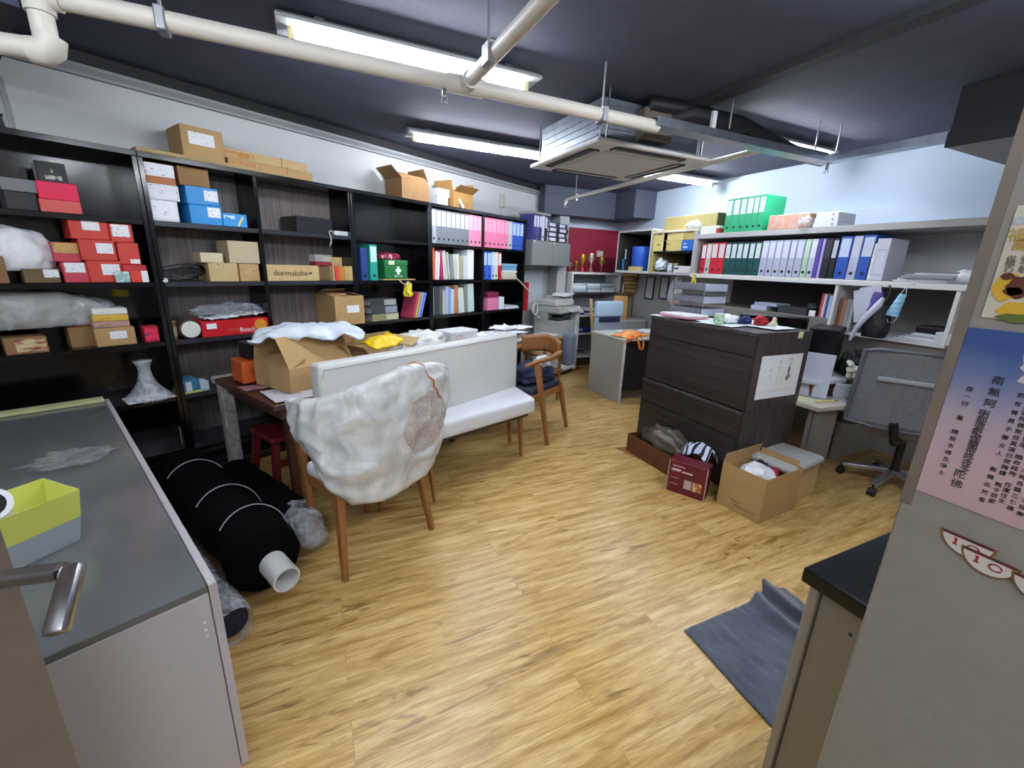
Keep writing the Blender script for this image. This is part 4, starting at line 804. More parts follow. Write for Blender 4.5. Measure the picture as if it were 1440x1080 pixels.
build('seat_rail', MB().bar(q(.95, 1.725, .405), q(1.435, 1.725, .405), .03, .075).bar(q(.96, 1.74, .40), q(.965, 2.02, .40), .03, .06).bar(q(1.43, 1.74, .40), q(1.57, 1.885, .40), .03, .06).bar(q(.965, 2.01, .40), q(1.57, 1.885, .40), .03, .06), OAK, t)
build('armrest', MB().tube([q(.96, 1.74, .74), q(.945, 1.88, .72), q(.955, 2.08, .69)], [.022, .028, .024], 10), OAK, t, smooth=True)
build('armrest', MB().tube([q(1.49, 1.73, .74), q(1.64, 1.80, .72), q(1.655, 1.97, .69)], [.022, .028, .024], 10), OAK, t, smooth=True)
build('seat', MB().prism([q(*p)[:2] for p in ((.96, 1.74, 0), (1.43, 1.74, 0), (1.59, 1.885, 0), (.945, 2.03, 0))], .415, .50, .03, 3), VINW, t, smooth=True)
build('backrest', MB().grid(14, 8, lambda a, b: q(1.0+.40*a, 1.76-.05*math.sin(PI*a)-.05*b, .46+.46*b)).solid(.05), VIN, t, smooth='all')
# its plastic cover: a loose film bag hanging over back and arms
pl = [(.97, 2.08), (.925, 1.98), (.90, 1.86), (.915, 1.75), (.985, 1.675), (1.12, 1.63), (1.28, 1.63), (1.42, 1.655), (1.55, 1.70), (1.655, 1.77), (1.70, 1.87), (1.69, 2.0)]
lo = [.64, .62, .58, .46, .365, .345, .345, .365, .45, .58, .60, .63]
hi = [.80, .83, .85, .885, .915, .95, .985, .985, .955, .87, .83, .78]
def lerpl(a, s):
    x = s*(len(a)-1); i = min(int(x), len(a)-2); f = x-i; f = f*f*(3-2*f)*.5+f*.5
    return tuple(p*(1-f)+r_*f for p, r_ in zip(a[i], a[i+1])) if isinstance(a[0], tuple) else a[i]*(1-f)+a[i+1]*f
def cover(a, b):
    (u, n), z0, z1 = lerpl(pl, a), lerpl(lo, a), lerpl(hi, a)
    c = Vector((1.25, 2.0)); v = Vector((u, n)); bulge = .035*math.sin(PI*min(1, b*1.15))
    if b <= .8:
        z = z0+(z1-z0)*(b/.8)
    else:
        f = (b-.8)/.2; z = z1+.012*math.sin(PI*f)-.03*f*f; v = v.lerp(c, .30*f); bulge = 0
    v = v-(c-v).normalized()*bulge
    rg = lambda f, o: (1-abs(noise.noise(Vector((u*f+o, n*f, z*f*.8+u*2)))))**3
    w = noise.fractal(Vector((u*5, n*5, z*4)), 1, 2, 4)*.024+rg(7, 3)*.026+rg(15, 9)*.012
    v = v-(c-v).normalized()*w
    return q(v.x, v.y, z+w*.5)
cv = build('plastic_cover', MB().grid(96, 44, cover).solid(.0015), film_mat('milky_cover', 'd6d9d8', .62, .95, 5, .25, .5), loc=L.loc(*org), rot=LANG, smooth='all')
tag(cv, 'wrinkled milky plastic cover draped over the armchair back', 'cover')
build('red_tape', MB().tube([Vector(cover(.60+.10*k/10, .92-.40*k/10))*1.0+Vector((0, -.006, .004)) for k in range(11)], .005, 6), P('b5653f', .4), cv, smooth=True)
t2 = build('bubble_pad', MB().grid(20, 20, lambda a, b: tuple(Vector(cover(.62+.11*(2*a-1)*math.sqrt(max(0, 1-(2*b-1)**2/2)), .42+.20*(2*b-1)*math.sqrt(max(0, 1-(2*a-1)**2/2))))+Vector((0, -.004, 0)))).solid(-.002), film_mat('pink_bubble', 'd9bcb0', .04, .34, 45, .25), cv, smooth='all'); t2['label'] = 'pinkish bubble wrap patch'
# second armchair at the right end of the bench
org = (3.10, 2.12, 0)
t = empty('armchair', L.loc(*org), LANG, 'teak armchair with navy seat at the right end of the bench', 'armchair', 'teak armchairs by the bench')
build('leg', MB().bar(q(2.925, 1.80, 0), q(2.905, 1.93, .70), .024, .03, .04, .05), OAK, t)
build('leg', MB().bar(q(3.42, 1.90, 0), q(3.37, 1.98, .45), .024, .03, .04, .048), OAK, t)
build('leg', MB().bar(q(2.93, 2.46, 0), q(2.91, 2.42, .70), .024, .03, .04, .05), OAK, t)
build('leg', MB().bar(q(3.42, 2.42, 0), q(3.37, 2.38, .45), .024, .03, .04, .048), OAK, t)
build('seat_rail', MB().bar(q(2.91, 1.95, .39), q(3.38, 1.98, .39), .03, .06).bar(q(2.91, 2.41, .39), q(3.38, 2.39, .39), .03, .06).bar(q(2.91, 1.94, .39), q(2.91, 2.42, .39), .03, .06).bar(q(3.38, 1.97, .39), q(3.38, 2.39, .39), .03, .06), OAK, t)
build('seat', MB().prism([q(*p)[:2] for p in ((2.90, 1.96, 0), (3.40, 1.98, 0), (3.40, 2.39, 0), (2.90, 2.41, 0))], .40, .475, .025, 3), P('1b2036', .7), t, smooth=True)
build('armrest', MB().tube([q(2.79, 1.97, .70), q(2.95, 1.95, .715), q(3.15, 1.945, .72), q(3.33, 1.97, .74)], [.015, .022, .024, .026], 10), OAK, t, smooth=True)
build('armrest', MB().tube([q(2.79, 2.42, .70), q(2.95, 2.43, .715), q(3.15, 2.435, .72), q(3.33, 2.41, .74)], [.015, .022, .024, .026], 10), OAK, t, smooth=True)
build('backrest', MB().grid(14, 5, lambda a, b: q(3.33+.11*math.sin(PI*a), 1.965+.45*a, .68+.16*b+.03*math.sin(PI*a))).solid(.028), OAK, t, smooth='all')
t = build('navy_clothes', MB().blob((0, 0, .06), (.23, .19, .10), .4, 2.4, 4, 37), mat('navy_cloth', '1a2142', .8, bump=.4, bscale=9), loc=L.loc(3.15, 2.17, .475), rot=LANG, smooth='all'); tag(t, 'pile of navy clothes on the right armchair', 'clothes')
t = build('white_bag', MB().blob((0, 0, .035), (.09, .07, .06), .5, 2.6, 4, 41), mat('white_poly', 'cdd6e0', .32, var=.03, scale=6, bump=.25, bscale=9), loc=L.loc(3.21, 2.06, .62), rot=LANG, smooth='all'); tag(t, 'small white plastic bag on the navy clothes', 'bag')
# wooden stool with a grey bundle behind the second armchair
t = empty('wooden_rack', L.loc(3.95, 2.55, 0), LANG, 'small brown wooden rack behind the right armchair', 'rack')
for sx in (-.16, .16):
    for sy in (-.12, .12): build('leg', MB().bar((sx, sy, 0), (sx, sy, .72), .03, .03), WALNUT, t)
for z in (.35, .55, .72): build('shelf', MB().box(-.19, .19, -.15, .15, z, z+.02, .002), WALNUT, t)
for i, z in enumerate((.571, .741)): flat(L, 3.78, 2.42, z, .30, .24, .03, ('c7ae84', '9aa1a6')[i], ('tan', 'grey')[i]+' folder on the brown wooden rack', 'folder', 'folder', group='folders on the wooden rack')
t = build('grey_bundle', MB().box(0, .14, 0, .12, 0, .36, .03, 3), mat('grey_blue_cloth', '5b6576', .8, bump=.3, bscale=14), loc=L.loc(4.10, 2.30, .42), rot=LANG, smooth=True); tag(t, 'grey-blue cloth bundle hanging on the wooden rack', 'cloth')
# ------------------------------------------------------------------ partition: posters and half-round stickers
XP = .7485
def rp(px, py): return R.pix(px, py, XP)
def grad_mat(name, stops, axis=2, lo=0, hi=1, noise_amt=.25):
    m = bpy.data.materials.new(name); m.use_nodes = True; nt = m.node_tree; N = nt.nodes; K = nt.links; b = N['Principled BSDF']; b.inputs['Roughness'].default_value = .35
    tc = N.new('ShaderNodeTexCoord'); sp_ = N.new('ShaderNodeSeparateXYZ'); K.new(tc.outputs['Object'], sp_.inputs[0])
    n = N.new('ShaderNodeTexNoise'); n.inputs['Scale'].default_value = 14; n.inputs['Detail'].default_value = 4; K.new(tc.outputs['Object'], n.inputs['Vector'])
    mr = N.new('ShaderNodeMapRange'); mr.inputs['From Min'].default_value = lo; mr.inputs['From Max'].default_value = hi; K.new(sp_.outputs[axis], mr.inputs[0])
    ma = N.new('ShaderNodeMath'); ma.operation = 'MULTIPLY_ADD'; K.new(n.outputs['Fac'], ma.inputs[0]); ma.inputs[1].default_value = noise_amt; K.new(mr.outputs[0], ma.inputs[2])
    r = N.new('ShaderNodeValToRGB'); K.new(ma.outputs[0], r.inputs[0]); e = r.color_ramp.elements
    e[0].position = stops[0][0]; e[0].color = rgb(stops[0][1]); e[1].position = stops[-1][0]; e[1].color = rgb(stops[-1][1])
    for p, c in stops[1:-1]: q_ = e.new(p); q_.color = rgb(c)
    K.new(r.outputs[0], b.inputs['Base Color']); return m
s0, zA = rp(1362, 460); _, zB = rp(1292, 690)
t = empty('poster', R.loc(s0, XP, zB), R.rot, 'pink and blue sky poster with columns of black Chinese characters', 'poster')
W_, H_ = .33, zA-zB
build('sheet', MB().box(0, W_, 0, .0009, 0, H_), grad_mat('sky_print', [(0, 'b59596'), (.42, 'c2a6a7'), (.66, 'aa9aa6'), (.86, '6a779c'), (1.08, '3a5288')], 2, -.03, H_*1.05, .22), t)
INK = P('1c1416', .6)
def col(text, px0, py0, px1, py1, squash=1.0):
    xa, za = rp(px0, py0); xb, zb = rp(px1, py1); x = (xa+xb)/2-s0; n_ = len(text); st = (za-zb)/max(1, n_-1); out = []
    for i, ch in enumerate(text):
        if ch != ' ': out.append((ch, x, -.0004, za-zB-i*st, squash))
    return out
it = col('南無阿', 1404, 536, 1392, 568, .0115)+col('唎都婆毗伽蘭帝哆夜多', 1384, 582, 1356, 660, .0105)+col('陀佛', 1349, 667, 1346, 681, .012)
it += col('拔一切 業 障根本得生淨土', 1366, 548, 1322, 664, .007)
it += col('若有善男子善女人 能誦此咒者', 1432, 556, 1384, 704, .0065)+col('阿彌陀佛常住其頂日夜擁護 無令怨家', 1442, 572, 1398, 706, .0065)+col('現世常得安隱 臨命終時 任運往生', 1452, 585, 1412, 706, .0065)+col('若持此咒 晝夜六時各誦三七遍', 1462, 598, 1425, 716, .0065)+col('身口意業 即時清淨得生極樂', 1476, 605, 1440, 725, .0065)
lettering('lettering', it, INK, t, .0002)
build('white_petals', MB().prism([(.03*math.cos(a*PI/10)*(1+.2*math.sin(a*1.7)), .018*math.sin(a*PI/10)) for a in range(20)], 0, .0003).prism([(.012*math.cos(a*PI/8)-.02, .03*math.sin(a*PI/8)+.03) for a in range(16)], 0, .0003), P('c9b9bd', .5), t, loc=(.085, -.0002, H_*.80), rot=(PI/2, 0, 0))
s1, z1_ = rp(1379, 447)
t = empty('poster', R.loc(s1, XP, z1_+.001), R.rot, 'cream poster with yellow and brown floral pictures above the pink one', 'poster')
build('sheet', MB().box(0, .22, 0, .0009, 0, .128), P('c9c0ad', .4), t)
def disc(cx, cz, rx, rz, y=-.0003, n=18, wob=.12): return [(cx+rx*math.cos(2*PI*k/n)*(1+wob*math.sin(k*2.3)), cz+rz*math.sin(2*PI*k/n)*(1+wob*math.cos(k*1.9))) for k in range(n)]
def flatpoly(name, polys, m, parent, y=-.0004):
    mb = MB()
    for pz in polys: mb.prism(pz, 0, .0003)
    return build(name, mb, m, parent, loc=(0, y, 0), rot=(PI/2, 0, 0))
def off(px, py): a, b = rp(px, py); return a-s1, b-z1_
f = []
a = off(1415, 405); flatpoly('yellow_print', [disc(a[0], a[1], .012, .016), disc(off(1432, 440)[0], off(1432, 440)[1], .018, .012)], P('c9a02a', .5), t)
a = off(1436, 405); flatpoly('brown_print', [disc(a[0], a[1], .012, .013), disc(off(1417, 390)[0], off(1417, 390)[1], .006, .004), disc(off(1424, 411)[0], off(1424, 411)[1], .008, .005)], P('5a2a1a', .5), t, -.0008)
a = off(1434, 449); flatpoly('green_print', [disc(a[0], a[1], .02, .005)], P('5c6a2a', .5), t, -.0008)
lettering('lettering', [('福', off(1430, 333)[0], -.0006, off(1430, 333)[1], .016), ('壽', off(1436, 342)[0], -.0006, off(1436, 342)[1]-.004, .015)], P('b8922c', .5), t, .0002)
lettering('lettering', [('供 養', off(1432, 366)[0], -.0006, off(1432, 366)[1], .009), ('佛 一', off(1430, 373)[0], -.0006, off(1430, 373)[1], .009), ('心 敬', off(1428, 381)[0], -.0006, off(1428, 381)[1], .009)], P('6a5a50', .5), t, .0002)
for k, (px, py, l) in enumerate(((1324, 741, 'leftmost half-round white sticker under the pink poster'), (1353, 765, 'half-round white sticker with red numeral overlapping its left neighbour'), (1424, 801, 'half-round white sticker cut by the right edge of the picture'))):
    a, z = rp(px, py); wd = .043
    t = empty('half_round_sticker', R.loc(a, XP-.0008*k, z), R.rot, l, 'sticker', 'half-round stickers on the partition'); t.scale = (1.27, 1, 1.27)
    arc = lambda r, rz=None, c=wd/2, dz=0: [(c+r*math.cos(PI+PI*i/16), dz+(rz or r)*math.sin(PI+PI*i/16)) for i in range(17)]
    flatpoly('border', [arc(wd/2, .021)], P('7c5c30', .5), t, -.0001)
    flatpoly('white_face', [arc(wd*.44, .0175, dz=-.0018)], P('cfcac2', .4), t, -.0005)
    flatpoly('dark_band', [[(.002, -.0002), (wd-.002, -.0002), (wd-.003, -.0028), (.003, -.0028)]], mat('band_print', '2a2030', .5, col2='6e2a1e', scale=90), t, -.0009)
    flatpoly('red_numeral', [[(.0115, -.012), (.0115, -.0105), (.0125, -.0105), (.0125, -.006), (.0115, -.0055), (.0115, -.0045), (.0145, -.0045), (.0145, -.0105), (.0155, -.0105), (.0155, -.012)]], P('a8261e', .5), t, -.0009)
    flatpoly('red_swirl', [[(.027+r_*math.cos(a_), -.009+r_*.8*math.sin(a_)) for a_ in [i*.3 for i in range(21)] for r_ in (.0052,)]+[(.027+.0035*math.cos(a_), -.009+.0028*math.sin(a_)) for a_ in [6.0-i*.3 for i in range(21)]]], P('8a3a34', .5), t, -.0009)
a, z = rp(1425, 311)
t = build('tape_strip', MB().box(0, .10, 0, .0006, -.004, .004), film_mat('sheet_film', 'd3dde4', .3, .7, 12, .2), loc=R.loc(a, XP-.0012, z), rot=R.rot); tag(t, 'strip of clear tape above the cream poster', 'tape')

# ------------------------------------------------------------------ counter and floor mat at the right
t = empty('base_cabinet', (.925, .405, 0), 0, 'beige base cabinet with black worktop behind the partition', 'cabinet')
BEIGE = mat('beige_laminate', 'a39b8c', .5, var=.03, scale=30)
build('carcass', MB().box(.012, 1.0, -.62, -.005, .08, .858, .002), BEIGE, t)
for x0 in (.004, .506):
    d_ = build('drawer', MB().box(x0, x0+.494, -.003, .017, .60, .855, .002), BEIGE, t); build('pull_edge', MB().box(x0+.02, x0+.474, -.002, .020, .597, .6035), P('c9c9c6', .3), d_)
    build('door', MB().box(x0, x0+.494, -.003, .017, .085, .596, .002), BEIGE, t)
build('plinth', MB().box(.03, .98, -.6, -.05, 0, .08), BLACKM, t)
build('worktop', MB().box(-.012, 1.03, -.63, .030, .86, .895, .004, 2), mat('black_stone', '0a0b10', .22, var=.3, scale=60), t)
build('hole', MB().tube([(.0135, -.07, .80), (.0110, -.07, .80)], .004, 10), P('3c3830', .6), t)
MATM = mat('grey_towelling', '474d59', .95, var=.22, scale=7, bump=.5, bscale=160, sheen=.4)
def mat_h(a, b):
    x, y = 1.30+a*.66+.04*b, .50+b*.515; h = .010+.006*noise.noise(Vector((a*7, b*7, 3)))
    sw = .05*math.sin(b*5+1); on = max(0, min(1, (b-.15)*2.2))
    k1 = math.exp(-((a-.72-sw)/.055)**2)*on; k2 = math.exp(-((a-.86-sw*.7)/.06)**2)*on
    return (x-.05*k2-.02*k1, y+.02*k2*on, h+.045*k1+.085*k2+.004*noise.noise(Vector((a*22, b*9, 1))))
o = build('floor_mat', MB().grid(60, 50, mat_h).solid(.008), MATM, smooth='all'); tag(o, 'dark grey towelling mat rumpled on the wood floor by the counter', 'mat')
for v in o.data.vertices: v.co.z = max(v.co.z, .001)

# ------------------------------------------------------------------ stacked drawer cabinets in the middle
DARKW = grain_mat('dark_oak_laminate', '221d1d', '3d3534', 'x', .42, 5, 30)
DARKW2 = grain_mat('dark_oak_laminate_side', '2a2424', '4a4140', 'z', .42, 5, 40)
DARKF = grain_mat('dark_oak_laminate_front', '1e1a1a', '38302f', 'y', .40, 5, 30)
def drawers(z0, z1, zs, dx, label):
    t = empty('drawer_cabinet', (2.57-dx, 1.80, z0), 0, label, 'cabinet', 'dark drawer cabinets stacked in two')
    h = z1-z0
    build('carcass', MB().box(.021, (.572+dx), 0, .97, .0, h-.028, .002), DARKW2, t)
    build('top_panel', MB().box(.0, (.572+dx), -.002, .972, h-.028, h, .002), DARKW2, t)
    for a, b in zs:
        d_ = build('drawer', MB().box(0, .02, .004, .966, a-z0, b-z0, .002), DARKF, t)
        build('finger_groove', MB().box(-.0006, .012, .004, .966, b-z0+.0005, b-z0+.0085), P('0b0a0a', .6), d_)
    return t
drawers(.0, .592, ((.03, .395), (.405, .562)), .012, 'lower dark wood drawer cabinet of the stack')
drawers(.593, 1.13, ((.606, .965), (.975, 1.10)), 0, 'upper dark wood drawer cabinet with papers on top')
t = empty('drawing_sheet', (2.657, 1.7985, .673), 0, 'white drawing sheet taped to the side of the upper drawer cabinet', 'drawing')
build('sheet', MB().box(0, .43, -.0008, 0, 0, .302), PAPER, t)
GP = P('8f98a2', .6)
flatpoly('pencil_figure', [disc(.305, .19, .012, .035), disc(.30, .135, .018, .02)], P('6e757c', .6), t, -.001); flatpoly('pink_wash', [disc(.32, .15, .012, .016)], P('b98f8a', .6), t, -.0014)
lettering('lettering', [('吉祥', .305, -.0012, .262, .024), ('竹', .20, -.0012, .25, .028), ('竹', .195, -.0012, .215, .022), ('清', .115, -.0012, .20, .018), ('風', .115, -.0012, .16, .018), ('如意', .31, -.0012, .235, .016)], GP, t, .0002)
flatpoly('faint_lines', [[(.19, .1), (.193, .1), (.21, .25), (.207, .25)], [(.24, .11), (.242, .11), (.255, .2), (.253, .2)], [(.06, .05), (.36, .052), (.36, .054), (.06, .052)]], P('b3bcc6', .6), t, -.001)
o = build('sticky_note', MB().box(0, .05, -.0012, 0, -.045, .0), P('d9dfa8', .6), loc=(2.985, 1.7975, 1.128), rot=(.03, 0, 0)); tag(o, 'pale yellow sticky note hanging at the cabinet top edge', 'note')
ZT = 1.131
for i, (x, y, r_, c, l) in enumerate(((2.59, 2.52, .1, 'd6dde2', 'left sheet with a pink edge on the cabinet top'), (2.64, 2.28, -.2, 'dfe7ea', 'white sheet by the front edge of the cabinet top'), (2.60, 2.02, .15, 'd4e3e4', 'sheet beside the small green jar on the cabinet top'), (2.80, 1.84, .05, 'd9e6e8', 'sheet at the right front corner of the cabinet top'), (2.86, 2.10, -.3, 'e2e6ea', 'sheet in the middle of the cabinet top'))):
    sheet('paper_sheet', (x, y, ZT+.002*i), r_, .25, .27, l, m=P(c, .6), amp=.003, seed=i+40, group='sheets on the drawer cabinet')
o = build('folder', MB().box(0, .22, 0, .31, 0, .018, .003), P('c8909e', .5), loc=(2.585, 2.40, ZT+.010), rot=-.03); tag(o, 'pink folder near the far end of the drawer cabinet top', 'folder'); build('pages', MB().box(.004, .216, .004, .306, .018, .028), PAPER, o)
o = build('glass_jar', MB().lathe([(.03, 0), (.034, .006), (.034, .062), (.032, .066)], 20), P('a9c9a6', .2), loc=(2.645, 2.17, ZT+.012), smooth=True); tag(o, 'small pale green jar with a leaf print on the cabinet top', 'jar'); build('leaf_print', MB().tube([(0, 0, .02), (0, 0, .045)], .0346, 20, False), print_mat('leaf_print', 'b9d3b4', '4f8a54', 40, 50, .5), o, smooth=True); build('lid', MB().lathe([(.034, .064), (.034, .072), (0, .073)], 20), P('d5e0d6', .3), o, smooth=True)
o = build('phone', MB().box(0, .075, 0, .15, 0, .009, .004), P('121319', .2), loc=(2.70, 2.18, ZT+.010), rot=-.4); tag(o, 'black phone lying on the sheets behind the green jar', 'phone')
t = build('red_cloth', MB().blob((0, 0, .024), (.05, .04, .036), .6, 3.0, 4, 51), P('a8202c', .7), loc=(2.92, 2.04, ZT+.012), smooth='all'); tag(t, 'small red cloth toy on the cabinet top', 'toy')
t = build('navy_cloth', MB().blob((0, 0, .02), (.042, .036, .032), .6, 3.0, 4, 53), P('23306e', .7), loc=(2.86, 2.12, ZT+.012), smooth='all'); tag(t, 'small navy cloth beside the red cloth toy', 'cloth')
t = build('tissue', MB().blob((0, 0, .02), (.08, .05, .035), .5, 2.6, 3, 55), PAPER, loc=(2.79, 2.19, ZT+.012), smooth='all'); tag(t, 'crumpled white tissue beside the navy cloth', 'tissue')
t = build('figurine', MB().blob((0, 0, .022), (.025, .02, .028), .3, 2.6, 3, 57, True).blob((0, 0, .055), (.015, .014, .016), .2, 2.6, 2, 58), P('d9cfae', .5), loc=(2.90, 1.93, ZT+.012), smooth='all'); tag(t, 'tiny cream figurine in front of the red cloth toy', 'figurine')
# three tier letter tray
t = empty('letter_tray', (2.86, 2.52, ZT+.008), 0, 'grey three tier letter tray on the far end of the drawer cabinet', 'letter tray')
MESH = mat('grey_mesh_metal', '8b8f98', .4, metal=.5, var=.15, scale=90)
for k in range(3):
    z = .012+k*.098
    tr = build('tray', MB().box(0, .25, 0, .34, z, z+.004).box(0, .006, 0, .34, z, z+.055).box(0, .25, .334, .34, z, z+.055).box(.244, .25, 0, .34, z, z+.055), MESH, t)
    build('front_lip', MB().box(0, .25, -.004, .002, z, z+.055, .002), P('b9c0d4', .4), tr)
    build('papers', MB().box(.02, .23, .02, .30, z+.005, z+.02), PAPER, tr)
for x in (.004, .246):
    for y in (.002, .336): build('post', MB().tube([(x, y, 0), (x, y, .262)], .005, 8), CHROME, t)
o = build('figurine', MB().bar((-.02, 0, 0), (-.004, 0, .06), .014, .014).bar((.02, 0, 0), (.004, 0, .06), .014, .014).blob((0, 0, .07), (.012, .012, .014), .1, 2, 2, 1), P('c9b23a', .3, metal=.5), loc=(2.96, 2.74, ZT+.27), smooth='all'); tag(o, 'small golden figurine on top of the letter tray', 'figurine')
# ------------------------------------------------------------------ boxes on the floor by the cabinets
xa = at_z(1066, 738, 0); xb = at_z(1007, 706, 0); ang = math.atan2((xa-xb).y, (xa-xb).x)
c = open_carton((xb.x, xb.y, .002), ang, (xa-xb).length, .40, .30, KRAFT, 'open kraft carton with papers inside on the floor', (.0, .0, .0, .06), (0, 0, 0, 80))
build('printed_line', MB().box(.09, .16, -.001, .0002, .07, .076).box(.12, .26, -.001, .0002, .045, .05), P('7a5f38', .6), c)
dv = Vector((math.cos(ang), math.sin(ang), 0)); dn = Vector((-math.sin(ang), math.cos(ang), 0))
def cb(x, y, z): return xb+dv*x+dn*y+Vector((0, 0, z))
build('inner_flap', MB().box(.02, .27, .385, .388, .20, .34), KRAFT, c)
for i, (x, y, z, m, l, s_) in enumerate(((.14, .16, .245, PAPER, 'crumpled white paper in the open kraft carton', (.10, .10, .05)), (.11, .27, .22, P('15151a', .5), 'black pouch in the open kraft carton', (.07, .06, .06)))):
    o = build('crumpled_paper' if i == 0 else 'pouch', MB().blob((0, 0, 0), s_, .5, 2.4, 3, 61+i), m, loc=cb(x, y, z), rot=ang, smooth='all'); tag(o, l, 'paper' if i == 0 else 'pouch')
for i, (c_, l) in enumerate((('b04a62', 'pink booklet in the open kraft carton'), ('6a3a7c', 'purple booklet in the open kraft carton'), ('a01e3a', 'crimson booklet in the open kraft carton'))):
    o = build('booklet', MB().box(0, .14, 0, .10, 0, .012, .002), P(c_, .4), loc=cb(.13, .04+.05*i, .205+.012*i), rot=(.1, -.25, ang+.5)); tag(o, l, 'booklet', 'booklets in the open kraft carton')
pA = at_z(1107, 712, 0); pB = at_z(1150, 690, 0); an2 = math.atan2((pB-pA).y, (pB-pA).x)
o = build('carton', MB().box(0, .36, 0, .30, 0, .24, .004), KRAFT2, loc=(pA.x+.02, pA.y+.01, .001), rot=an2); tag(o, 'closed kraft carton behind the open one', 'box')
build('tape', MB().box(.14, .2, 0, .3, .24, .2408), TAPE, o)
o = build('cushion', MB().box(-.10, .34, -.03, .27, 0, .055, .025, 3), mat('grey_pad', 'a9a9a5', .8, bump=.3, bscale=60), loc=(pA.x+.02, pA.y+.01, .242), rot=an2, smooth=True); tag(o, 'flat grey cushion on the closed kraft carton', 'cushion')
o = build('crumpled_bag', MB().blob((0, 0, .06), (.035, .035, .085), .4, 2.6, 3, 71), film_mat('wrap_film', 'dfe4ea', .22, .62, 11, .15), loc=(pA.x-.035, pA.y-.0, .002), smooth='all'); tag(o, 'crumpled clear bag beside the closed kraft carton', 'bag')
ra = at_z(936, 688, 0); rb = at_z(989, 706, 0); an3 = math.atan2((rb-ra).y, (rb-ra).x); w = (rb-ra).length
o = build('product_carton', MB().box(0, w, 0, .12, 0, .235, .003), P('641524', .4), loc=(ra.x, ra.y, .001), rot=an3); tag(o, 'maroon printed carton standing on the floor', 'box')
build('white_edges', MB().box(-.001, .004, -.001, .001, 0, .236).box(w-.005, w+.001, -.001, .001, 0, .236), P('b9a9a6', .5), o)
build('printed_lines', MB().box(w*.1, w*.42, -.001, .0003, .195, .205).box(w*.08, w*.30, -.001, .0003, .160, .167).box(w*.08, w*.30, -.001, .0003, .108, .112).box(w*.08, w*.30, -.001, .0003, .062, .066), P('b98f92', .5), o)
build('white_words', MB().box(w*.08, w*.33, -.001, .0003, .168, .178).box(w*.36, w*.64, -.001, .0003, .162, .171), print_mat('white_words', 'e6dcdc', '8a5a60', 60, 10, .42), o)
build('picture', MB().box(w*.45, w*.64, -.001, .0003, .05, .115), P('b7a9a4', .4), o); build('picture', MB().box(w*.67, w*.90, -.001, .0003, .05, .115), print_mat('amber_picture', 'b06a3a', 'd9b98a', 30, 16, .5), o)
# low brown carton with dark bag and striped cloth, cardboard flap on the floor
o = open_carton((2.33, 2.62, .002), -PI/2, .66, .21, .16, mat('dark_brown_card', '5d3416', .7, var=.2, scale=9), 'low dark brown carton full of bags beside the drawer cabinet', (.0, .05, .0, .0), (0, 120, 0, 0))
fl = [at_z(865, 630, .0), at_z(937, 664, .0), at_z(940, 640, .0), at_z(905, 628, .0)]
o = build('cardboard_flap', MB().prism([(p.x, p.y) for p in fl], .001, .006), mat('brown_card', '8a5526', .7, var=.15, scale=9)); tag(o, 'brown cardboard flap lying flat on the wood floor', 'cardboard')
o = build('dark_bag', MB().blob((0, 0, .0), (.10, .24, .14), .3, 2.2, 4, 81), mat('smoke_film_bag', '4a4038', .35, var=.3, scale=9, bump=.4, bscale=9), loc=(2.44, 2.30, .165), smooth='all'); tag(o, 'dark brown plastic bag in the low carton', 'bag')
t = build('striped_cloth', MB().grid(20, 20, lambda a, b: (-.09+.16*a+.02*math.sin(b*7), -.10+.20*b, .09-.16*(a-.45)**2*2+.03*noise.noise(Vector((a*4, b*4, 9)))-.10*abs(b-.5))).solid(-.006), mat('striped_cloth', 'cdd8ea', .8), loc=(2.445, 1.98, .235), rot=.2, smooth='all'); tag(t, 'white and navy striped cloth on the low carton', 'cloth')
_m = MATS['striped_cloth']; _n = _m.node_tree; _w = _n.nodes.new('ShaderNodeTexWave'); _w.inputs['Scale'].default_value = 7; _w.inputs['Distortion'].default_value = 2; _w.bands_direction = 'Y'
_t = _n.nodes.new('ShaderNodeTexCoord'); _n.links.new(_t.outputs['Object'], _w.inputs['Vector']); _r = _n.nodes.new('ShaderNodeValToRGB'); _n.links.new(_w.outputs['Fac'], _r.inputs[0])
_r.color_ramp.elements[0].position = .28; _r.color_ramp.elements[0].color = rgb('161c34'); _r.color_ramp.elements[1].position = .34; _r.color_ramp.elements[1].color = rgb('cdd8ea'); _n.links.new(_r.outputs[0], _n.nodes['Principled BSDF'].inputs['Base Color'])
# ------------------------------------------------------------------ shelving along the right wall
XS = 3.90
UGREY = mat('shelf_grey_laminate', 'a7a6a5', .45, var=.02, scale=30)
UWHITE = P('d3d3d0', .45)
DBACK = mat('dark_brown_back', '2c2727', .6, var=.12, scale=9)
def sx(px, py=380, X=XS): return R.pix(px, py, X)[0]
zl, zu = 1.478, 1.898           # board tops
s_far, s_a, s_b, s_e = sx(868, 350), sx(915, 355), sx(976, 355), .72
t = empty('wall_shelf', R.loc(s_b, XS, 0), R.rot, 'long grey wall shelf full of lever arch binders', 'shelf')
w = s_e+1.4-s_b-.02; d = X_WALL-XS-.004
w = -s_b+.55
build('lower_board', MB().box(0, w, 0, d, zl-.03, zl, .002), UGREY, t); build('upper_board', MB().box(-.0, w, .0, d, zu-.055, zu-.006, .002), UGREY, t)
build('side_panel', MB().box(0, .022, .006, d, zl, zu-.035), UGREY, t); build('back_panel', MB().box(.022, w, d-.012, d, zl, zu-.035), P('cfcfd2', .6), t)
build('front_lip', MB().box(0, w, -.012, 0, zl-.045, zl-.006, .003), UWHITE, t)
t = empty('open_cabinet', R.loc(s_a, XS, 0), R.rot, 'open wall cabinet with yellow and blue boxes on its middle shelf', 'cabinet')
w2 = s_b-s_a-.003
